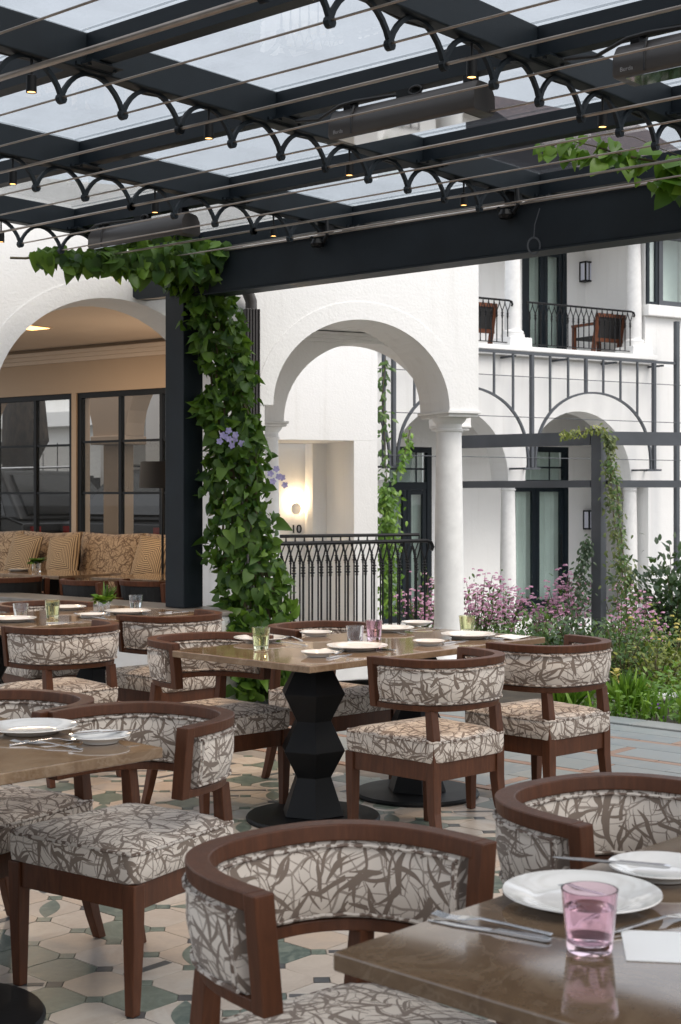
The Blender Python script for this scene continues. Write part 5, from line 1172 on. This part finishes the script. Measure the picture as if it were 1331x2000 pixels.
for q in range(5):
    me = MB(); w_ = 0.9
    rings = [[(x + w_ / 2 + (w_ / 2 - 0.01) * sx * k, -0.45 + 0.38 * sy * k, z) for sx, sy in ((-1, -1), (0, -1.02), (1, -1), (1.01, 0), (1, 1), (0, 1), (-1, 1), (-1.01, 0))] for z, k in ((0.321, 0.97), (0.34, 1), (0.43, 1), (0.455, 0.97), (0.465, 0.6))]
    me.loft(rings, uv=True); me.build('seat_cushion', M['fabric2'], sofa, smooth=True)
    o = link('back_cushion', cushion_mesh(0.92, 0.64, 0.2, M['fabric2']), sofa, (x + 0.45, -0.2, 0.76), (R(-9), 0, 0)); x += 0.9
for q, (px, lb, rz) in enumerate(((50, 'striped square cushion next to the leaf patterned cushion at the sofa end', 6), (128, 'striped square cushion in the middle of the sofa, behind the table plant', -8), (300, 'striped square cushion behind the floor lamp stem', 5))):
    s, z = lp(px, 1082, -0.42); o = link('throw_cushion', cushion_mesh(0.46, 0.46, 0.15, M['stripes']), None)
    o.matrix_world = lm @ Matrix.Translation((s, -0.45, 0.83)) @ Matrix.Rotation(R(-16), 4, 'X') @ Matrix.Rotation(R(rz), 4, 'Y'); tag(o, lb, 'cushion')
# floor lamp
s, z = lp(318, 925, -0.9); fl = empty('floor_lamp'); fl.matrix_world = lm @ Matrix.Translation((s, -0.9, 0)); tag(fl, 'black floor lamp with a lit drum shade beside the window', 'floor lamp')
MB().lathe([(0.2, 1.52), (0.215, 1.52), (0.2, 1.76), (0.19, 1.76), (0.2, 1.525)], 32, cap=False).build('shade', M['shade'], fl, smooth=True)
MB().lathe([(0.012, 0.01), (0.012, 1.72)], 10).lathe([(0.13, 0.002), (0.13, 0.014), (0.01, 0.02)], 24).build('stand', M['black'], fl, smooth=True)
MB().lathe([(0, 1.58), (0.03, 1.6), (0.03, 1.66), (0, 1.68)], 12).build('bulb', M['bulb'], fl, smooth=True)
ld = bpy.data.lights.new('floor_lamp_light', 'POINT'); ld.energy = 12; ld.color = (1, 0.78, 0.55); ld.shadow_soft_size = 0.06
lo = bpy.data.objects.new('floor_lamp_light', ld); col.objects.link(lo); lo.parent = fl; lo.location = (0, -0.06, 1.72)
ld = bpy.data.lights.new('downlight_lamp', 'AREA'); ld.energy = 15; ld.color = (1, 0.8, 0.58); ld.shape = 'RECTANGLE'; ld.size = 0.62; ld.size_y = 0.22
lo = bpy.data.objects.new('downlight_lamp', ld); col.objects.link(lo); lo.parent = cl; lo.location = (-0.07, 0, -0.02)
# lounge tables
def lounge_table(px, py, y, lx, ly, label):
    s, z = lp(px, py, y); e = empty('lounge_table'); e.matrix_world = lm @ Matrix.Translation((s, y, 0)); tag(e, label, 'table')
    MB().span(-lx / 2, lx / 2, -ly / 2, ly / 2, 0.72, 0.75).build('table_top', M['marble'], e, bevel=0.004)
    MB().lathe([(0.24, 0.002), (0.24, 0.02), (0.12, 0.03), (0.22, 0.3), (0.22, 0.34), (0.1, 0.52), (0.17, 0.7), (0.17, 0.719)], 8).build('pedestal', M['black'], e); return e
lounge_table(95, 1118, -1.55, 1.1, 0.75, 'lounge table on a faceted black pedestal in front of the banquette'); lounge_table(300, 1128, -1.5, 0.8, 0.7, 'small lounge table behind the woven chairs')
def lounge_chair(px, py, y, rz, label):
    s, z = lp(px, py, y); e = empty('lounge_chair'); e.matrix_world = lm @ Matrix.Translation((s, y, 0)) @ Matrix.Rotation(R(rz), 4, 'Z'); tag(e, label, 'chair')
    W = M['wood2']; n = 14
    pts = [(0.27 * math.cos(math.pi + math.pi * i / n), -0.24 + 0.1 * (1 - math.sin(math.pi * i / n)) * 2 - 0.1) for i in range(n + 1)]
    def strip(z0, z1, t, off, name, m):
        rings = [[(x * (1 + 0.0), yy - off - 0.12 * (z - 0.42), z) for z in (z0, z1)] + [(x, yy - off + t - 0.12 * (z - 0.42), z) for z in (z1, z0)] for x, yy in pts]; MB().loft(rings).build(name, m, e, bevel=0.003)
    strip(0.43, 0.73, 0.014, 0, 'backrest', M['weave']); strip(0.731, 0.772, 0.034, 0.01, 'top_rail', W); strip(0.395, 0.429, 0.034, 0.01, 'bottom_rail', W)
    MB().span(-0.27, 0.27, -0.22, 0.27, 0.395, 0.45).build('seat', M['fabric2'], e, bevel=0.015); MB().span(-0.28, 0.28, -0.23, 0.28, 0.33, 0.394).build('seat_frame', W, e, bevel=0.004)
    for sx in (-1, 1):
        MB().span(sx * 0.295 - 0.028, sx * 0.295 + 0.028, -0.24, 0.3, 0.6, 0.63).build('armrest', W, e, bevel=0.006)
        MB().box((sx * 0.295, 0.27, 0.3), (0.04, 0.04, 0.6)).build('leg', W, e); MB().box((sx * 0.295, -0.22, 0.38), (0.04, 0.045, 0.76), Matrix.Rotation(R(6), 3, 'X')).build('leg', W, e)
lounge_chair(212, 1150, -2.15, -14, 'wooden lounge chair with dark woven back, its arm towards the pergola post'); lounge_chair(325, 1150, -1.95, -8, 'wooden lounge chair with dark woven back, half behind the pergola post'); lounge_chair(10, 1160, -2.4, 62, 'wooden lounge armchair drawn up to the first lounge table')
s, z = lp(72, 1105, -1.5); e = empty('lounge_posy'); e.matrix_world = lm @ Matrix.Translation((s, -1.5, 0.7505)); tag(e, 'little green posy in a glass on the lounge table', 'plant')
MB().lathe([(0, 0), (0.04, 0), (0.045, 0.09), (0.042, 0.09), (0.036, 0.006), (0, 0.006)], 20).build('vase', M['g_clear'], e, smooth=True)
single('leaf', e, 'heart', 'vine', [orient(Vector((0, 0, 0.08)), random.uniform(0.07, 0.11), Vector((math.cos(a), math.sin(a), random.uniform(0, .9))), Vector((0, 0, 1)) + rv(.4)) for a in [random.uniform(0, 6.28) for q in range(16)]])
s, z = lp(38, 1108, -1.6); o = MB()
for q in range(3): o.lathe([(0.08, 0.008 * q), (0.1, 0.008 * q + 0.007), (0.0, 0.008 * q + 0.0075)], 24)
o = o.build('plate_stack', M['porcelain'], None, smooth=True); o.matrix_world = lm @ Matrix.Translation((s, -1.6, 0.751)); tag(o, 'short stack of white plates on the lounge table', 'plates')

# ================================================================ GARDEN PLANTS
def ground_at(px, y_): X = (px - CX) / F * y_; return Vector((X, y_, gz(X, y_)))
def shrub(px, Y, w_, h_, m, label, name='garden_shrub', flowers=None, nf=0, n=500, kind='oval', ls_=(0.04, 0.08), group=None, dz=0.0, gap=0.0, cat='shrub', nstem=15):
    p = ground_at(px, Y); p.z += dz; e = empty(name, p); tag(e, label, cat, group); mats = []; b = MB(); tips = []
    for q in range(nstem):
        a = random.uniform(0, 6.28); r_ = random.random() ** 0.6; tip = Vector((w_ / 2 * r_ * math.cos(a), w_ / 2 * r_ * math.sin(a), h_ * random.uniform(0.6, 1.0) * (1 - 0.25 * r_)))
        mid = Vector((tip.x * 0.45, tip.y * 0.45, tip.z * 0.55)); b.tube([(tip.x * 0.1, tip.y * 0.1, 0), mid, tip], [0.008, 0.006, 0.003], 5); tips.append((mid, tip))
    b.build('stem', M['stem'], e, smooth=True)
    for q in range(n):
        mid, tip = random.choice(tips); t = random.random(); base = (Vector((0, 0, 0)).lerp(mid, random.uniform(0.25, 1)) if t < 0.45 else mid.lerp(tip, random.random())); sp_ = 0.11 * w_ + 0.03
        pos = base + Vector((random.gauss(0, sp_), random.gauss(0, sp_), random.gauss(0, sp_ * 0.6))); pos.z = max(0.02, pos.z)
        d = Vector((pos.x, pos.y, 0.4 * h_)) + rv(0.5); mats.append(orient(pos, random.uniform(*ls_), d, Vector((0, -0.5, 1)) + rv(0.7)))
    joined('foliage', e, kind, m, mats)
    if flowers:
        fm_ = []
        for q in range(nf):
            mid, tip = random.choice(tips); c = mid.lerp(tip, random.uniform(0.5, 1.12)) + Vector((random.gauss(0, 0.08 * w_ + .02), random.gauss(0, 0.08 * w_ + .02), random.gauss(0, 0.06)))
            for k in range(4): a = 2 * math.pi * k / 4 + q; fm_.append(orient(c, random.uniform(0.016, 0.03), Vector((math.cos(a), math.sin(a) - 0.3, -0.5)), Vector((0, -0.6, 0.8)) + rv(.3)))
        joined('blossoms', e, 'petal', flowers, fm_)
    return e
PG = 'pink flowering shrubs before the hotel'
for px, Y, w_, h_, nf, lb in ((935, 14.5, 0.55, 1.05, 110, 'pink flowering shrub close beside the stone column'), (985, 15.2, 0.6, 0.98, 110, 'pink flowering shrub in front of the first hotel column'), (1052, 14.6, 0.5, 0.72, 70, 'low pink flowering shrub between hotel column and glass door'), (1105, 14.2, 0.62, 1.0, 120, 'tall pink flowering shrub in front of the hotel door'), (1215, 14.3, 0.6, 0.95, 50, 'pink flowering shrub right of the dark garden post'), (1258, 13.6, 0.5, 0.85, 60, 'pink flowering shrub in front of the right hotel column'), (830, 14.2, 0.5, 1.05, 80, 'pink flowering shrub seen through the iron railing')):
    shrub(px, Y, w_, h_, 'shrub', lb, 'flowering_shrub', 'pink', int(nf * 2.4), 420, 'oval', (0.03, 0.06), PG)
shrub(1320, 14.5, 1.1, 1.35, 'dark_shrub', 'large deep green shrub at the hotel wall', n=1500, ls_=(0.06, 0.11))
shrub(1310, 12.4, 1.0, 0.75, 'yellowgreen', 'yellow flowered shrub in front of the deep green shrub', flowers='yellow', nf=40, n=800, ls_=(0.03, 0.06))
shrub(1230, 12.3, 0.9, 0.7, 'shrub', 'loose green shrub behind the garden end chair', n=900, ls_=(0.03, 0.06)); shrub(1120, 12.0, 0.7, 0.72, 'dark_shrub', 'dark green shrub at the foot of the garden post', n=800, ls_=(0.04, 0.08))
shrub(1285, 11.6, 0.9, 0.55, 'yellowgreen', 'yellow green mound beside the pebbles', n=800, ls_=(0.03, 0.055)); shrub(1050, 12.2, 0.8, 0.7, 'shrub', 'green shrub beyond the table end', n=700, ls_=(0.04, 0.07))
shrub(1215, 11.6, 0.6, 0.7, 'shrub', 'wispy green shrub just right of the garden post foot', n=600, ls_=(0.03, 0.05))
for px, Y, lb in ((945, 12.6, 'low dark green filler plant beside the column foot'), (1000, 12.4, 'low dark green filler plant under the pink shrubs'), (1075, 12.8, 'low dark green filler plant before the hotel door'), (1165, 12.9, 'low dark green filler plant right at the garden post')):
    shrub(px, Y, 0.75, 0.5, 'shrub', lb, 'filler_plant', n=700, ls_=(0.03, 0.06), cat='plant')
# creepers on the garden frame
def creeper(name, label, pts, m, n, spread, ls_, kind='oval', curve_r=0.006):
    pts = [Vector(p) for p in pts]; e = empty(name, pts[0]); tag(e, label, 'creeper'); o = pts[0]; MB().tube([p - o for p in pts], curve_r, 5).build('stem', M['stem'], e, smooth=True); ms = []
    for q in range(n):
        t = random.random() * (len(pts) - 1.001); i = int(t); p = pts[i].lerp(pts[i + 1], t - i); s_ = spread[0] + (spread[1] - spread[0]) * t / (len(pts) - 1)
        ms.append(orient(p - o + Vector((random.gauss(0, s_), random.gauss(0, s_ * 0.7), random.gauss(0, 0.03))), random.uniform(*ls_), Vector((random.uniform(-1, 1), -0.3, -0.5)), Vector((0, -0.8, 0.5)) + rv(.5)))
    joined('leaves', e, kind, m, ms)
G = at_y(1170, 1240, 13.85)
creeper('garden_creeper', 'yellowing creeper climbing the right side of the garden post', [at_y(px, py, 13.85) for px, py in ((1228, 1240), (1222, 1160), (1212, 1090), (1199, 1010), (1193, 930), (1193, 870), (1184, 845))], 'trail', 620, (0.08, 0.022), (0.03, 0.06))
creeper('garden_creeper', 'dark green creeper climbing the left side of the garden post', [at_y(px, py, 13.9) for px, py in ((1126, 1250), (1130, 1180), (1136, 1130), (1141, 1090), (1145, 1055))], 'dark_shrub', 420, (0.07, 0.02), (0.03, 0.055))
creeper('garden_creeper', 'thin wiry creeper hanging free beside the garden post', [at_y(px, py, 13.7) for px, py in ((1225, 1180), (1220, 1100), (1213, 1040), (1208, 990), (1205, 940), (1190, 900))], 'shrub', 130, (0.02, 0.015), (0.03, 0.05))
creeper('garden_creeper', 'reddish creeper lying along the top rail of the garden frame', [at_y(px, py, 13.9) for px, py in ((1180, 840), (1160, 838), (1140, 842), (1115, 848), (1095, 850))], 'yellowgreen', 110, (0.03, 0.01), (0.03, 0.05))
# creeper on the trellis seen through the arch
creeper('trellis_creeper', 'bright green creeper climbing the trellis beyond the arched passage', [fp(fs(px, TY - 0.05), TY - 0.06, fz(px, py, TY - 0.05)) for px, py in ((760, 1200), (758, 1120), (756, 1050), (757, 990), (752, 950))], 'grass', 800, (0.075, 0.085), (0.05, 0.10))
creeper('trellis_creeper', 'sparse creeper winding up the trellis upright towards the arch', [fp(fs(px, TY - 0.05), TY - 0.06, fz(px, py, TY - 0.05)) for px, py in ((757, 960), (752, 900), (750, 830), (747, 770), (752, 700))], 'shrub', 110, (0.06, 0.045), (0.06, 0.11))
creeper('trellis_creeper', 'creeper following the trellis hoop over the left door', [fp(fs(px, TY - 0.05), TY - 0.06, fz(px, py, TY - 0.05)) for px, py in ((770, 930), (785, 900), (795, 870), (800, 840))], 'grass', 70, (0.05, 0.04), (0.05, 0.1))
MB_ = MB().tube([fp(fs(750, TY), TY, fz(750, 915, TY)), fp(fs(750, TY), TY, zt)], 0.03, 8).build('trellis_pole', M['grey_steel']); tag(MB_, 'dark pole of the trellis beyond the arched passage', 'pole')
# bright ground cover by the kerb: too many sprigs to count
gm, gl_, gw = [], [], []
for q in range(9500):
    lx, ly = random.uniform(-0.6, 3.8), 3.36 + random.random() ** 1.3 * 3.2
    p = terr_m @ Vector((lx, ly, 0)); z0 = gz(p.x, p.y); clump = 0.5 + 0.5 * math.sin(lx * 5.1 + 1.3 * math.sin(ly * 4)) * math.cos(ly * 3.7)
    hh = 0.05 + 0.26 * clump * random.random() + min(0.16, (ly - 3.36) * 0.22); pos = Vector((p.x + random.gauss(0, .02), p.y, z0 + hh * random.uniform(0.2, 1)))
    gm.append(orient(pos, random.uniform(0.03, 0.07), Vector((random.uniform(-1, 1), random.uniform(-1, 0.4), random.uniform(-0.2, 1))), Vector((0, -0.3, 1)) + rv(.6)))
    if q % 6 == 0: gl_.append(orient(Vector((p.x, p.y, z0)), random.uniform(0.1, 0.28), Vector((random.uniform(-.35, .35), random.uniform(-.3, .3), 1)), rv()))
o = joined('ground_cover', None, 'oval', 'grass', gm, True); o2 = joined('grass_blades', None, 'lance', 'grass', gl_, True)
def grass_clump(px, py, n, h_, m, label):
    p = at_z(px, py, -0.03); e = empty('grass_clump', p); tag(e, label, 'grass')
    joined('blades', e, 'lance', m, [orient(Vector((random.gauss(0, .03), random.gauss(0, .03), 0)), h_ * random.uniform(0.6, 1.1), Vector((random.uniform(-.7, .7), random.uniform(-.6, .4), 1)), rv()) for q in range(n)])
grass_clump(1222, 1392, 90, 0.3, 'grass', 'arching blade clump at the kerb behind the garden end chair'); grass_clump(1105, 1388, 60, 0.28, 'grass', 'blade clump at the kerb seen under the chair back')
def flower(px, py, Y, m, label, s=0.06, spike=False):
    c = at_y(px, py, Y); g = gz(c.x, c.y); e = empty('garden_flower', (c.x, c.y, g)); tag(e, label, 'flower'); MB().tube([(0, 0, 0), (0.01, 0, (c.z - g) * 0.5), (0, 0, c.z - g)], 0.003, 5).build('stem', M['stem'], e)
    h_ = c.z - g
    if spike: single('petal', e, 'petal', m, [orient(Vector((0, 0, h_ - 0.2 + 0.28 * k / 26)), 0.05, Vector((math.cos(k * 2.4), math.sin(k * 2.4), 0.9)), (0, 0, 1)) for k in range(26)])
    else: single('petal', e, 'petal', m, [orient(Vector((0, 0, h_)), s, Vector((math.cos(k), math.sin(k) * 0.6 - 0.4, 0.35 * math.sin(k * 3))), (0, -1, 0.6)) for k in [2 * math.pi * q / 7 for q in range(7)]])
flower(1281, 1379, 9.6, 'violet', 'single violet flower at the garden edge', 0.035); flower(1297, 1399, 9.45, 'violet', 'smaller faded violet flower below the bright one', 0.022); flower(1203, 1330, 9.9, 'yellow', 'pale yellow flower spike behind the chair', 0.05, True)
# pebbles
mb = [MB().lathe([(0.0, -0.02), (0.05, -0.015), (0.06, 0.01), (0.035, 0.03), (0, 0.034)], 9).mesh('pebble', M['stone'], True)]
for q in range(34):
    X = at_y(1290, 1300, 11.0).x + random.gauss(0, 0.16); Y = 10.9 + random.gauss(0, 0.16); o = link('pebble', mb[0], None, (X, Y, gz(X, Y) + 0.02), (0, 0, random.random() * 6)); s = random.uniform(0.4, 1.0); o.scale = (s * random.uniform(.8, 1.4), s, s * 0.8)
    tag(o, 'pale rounded pebble lying in the planting by the yellow green mound', 'pebble', 'pebbles in the garden bed')
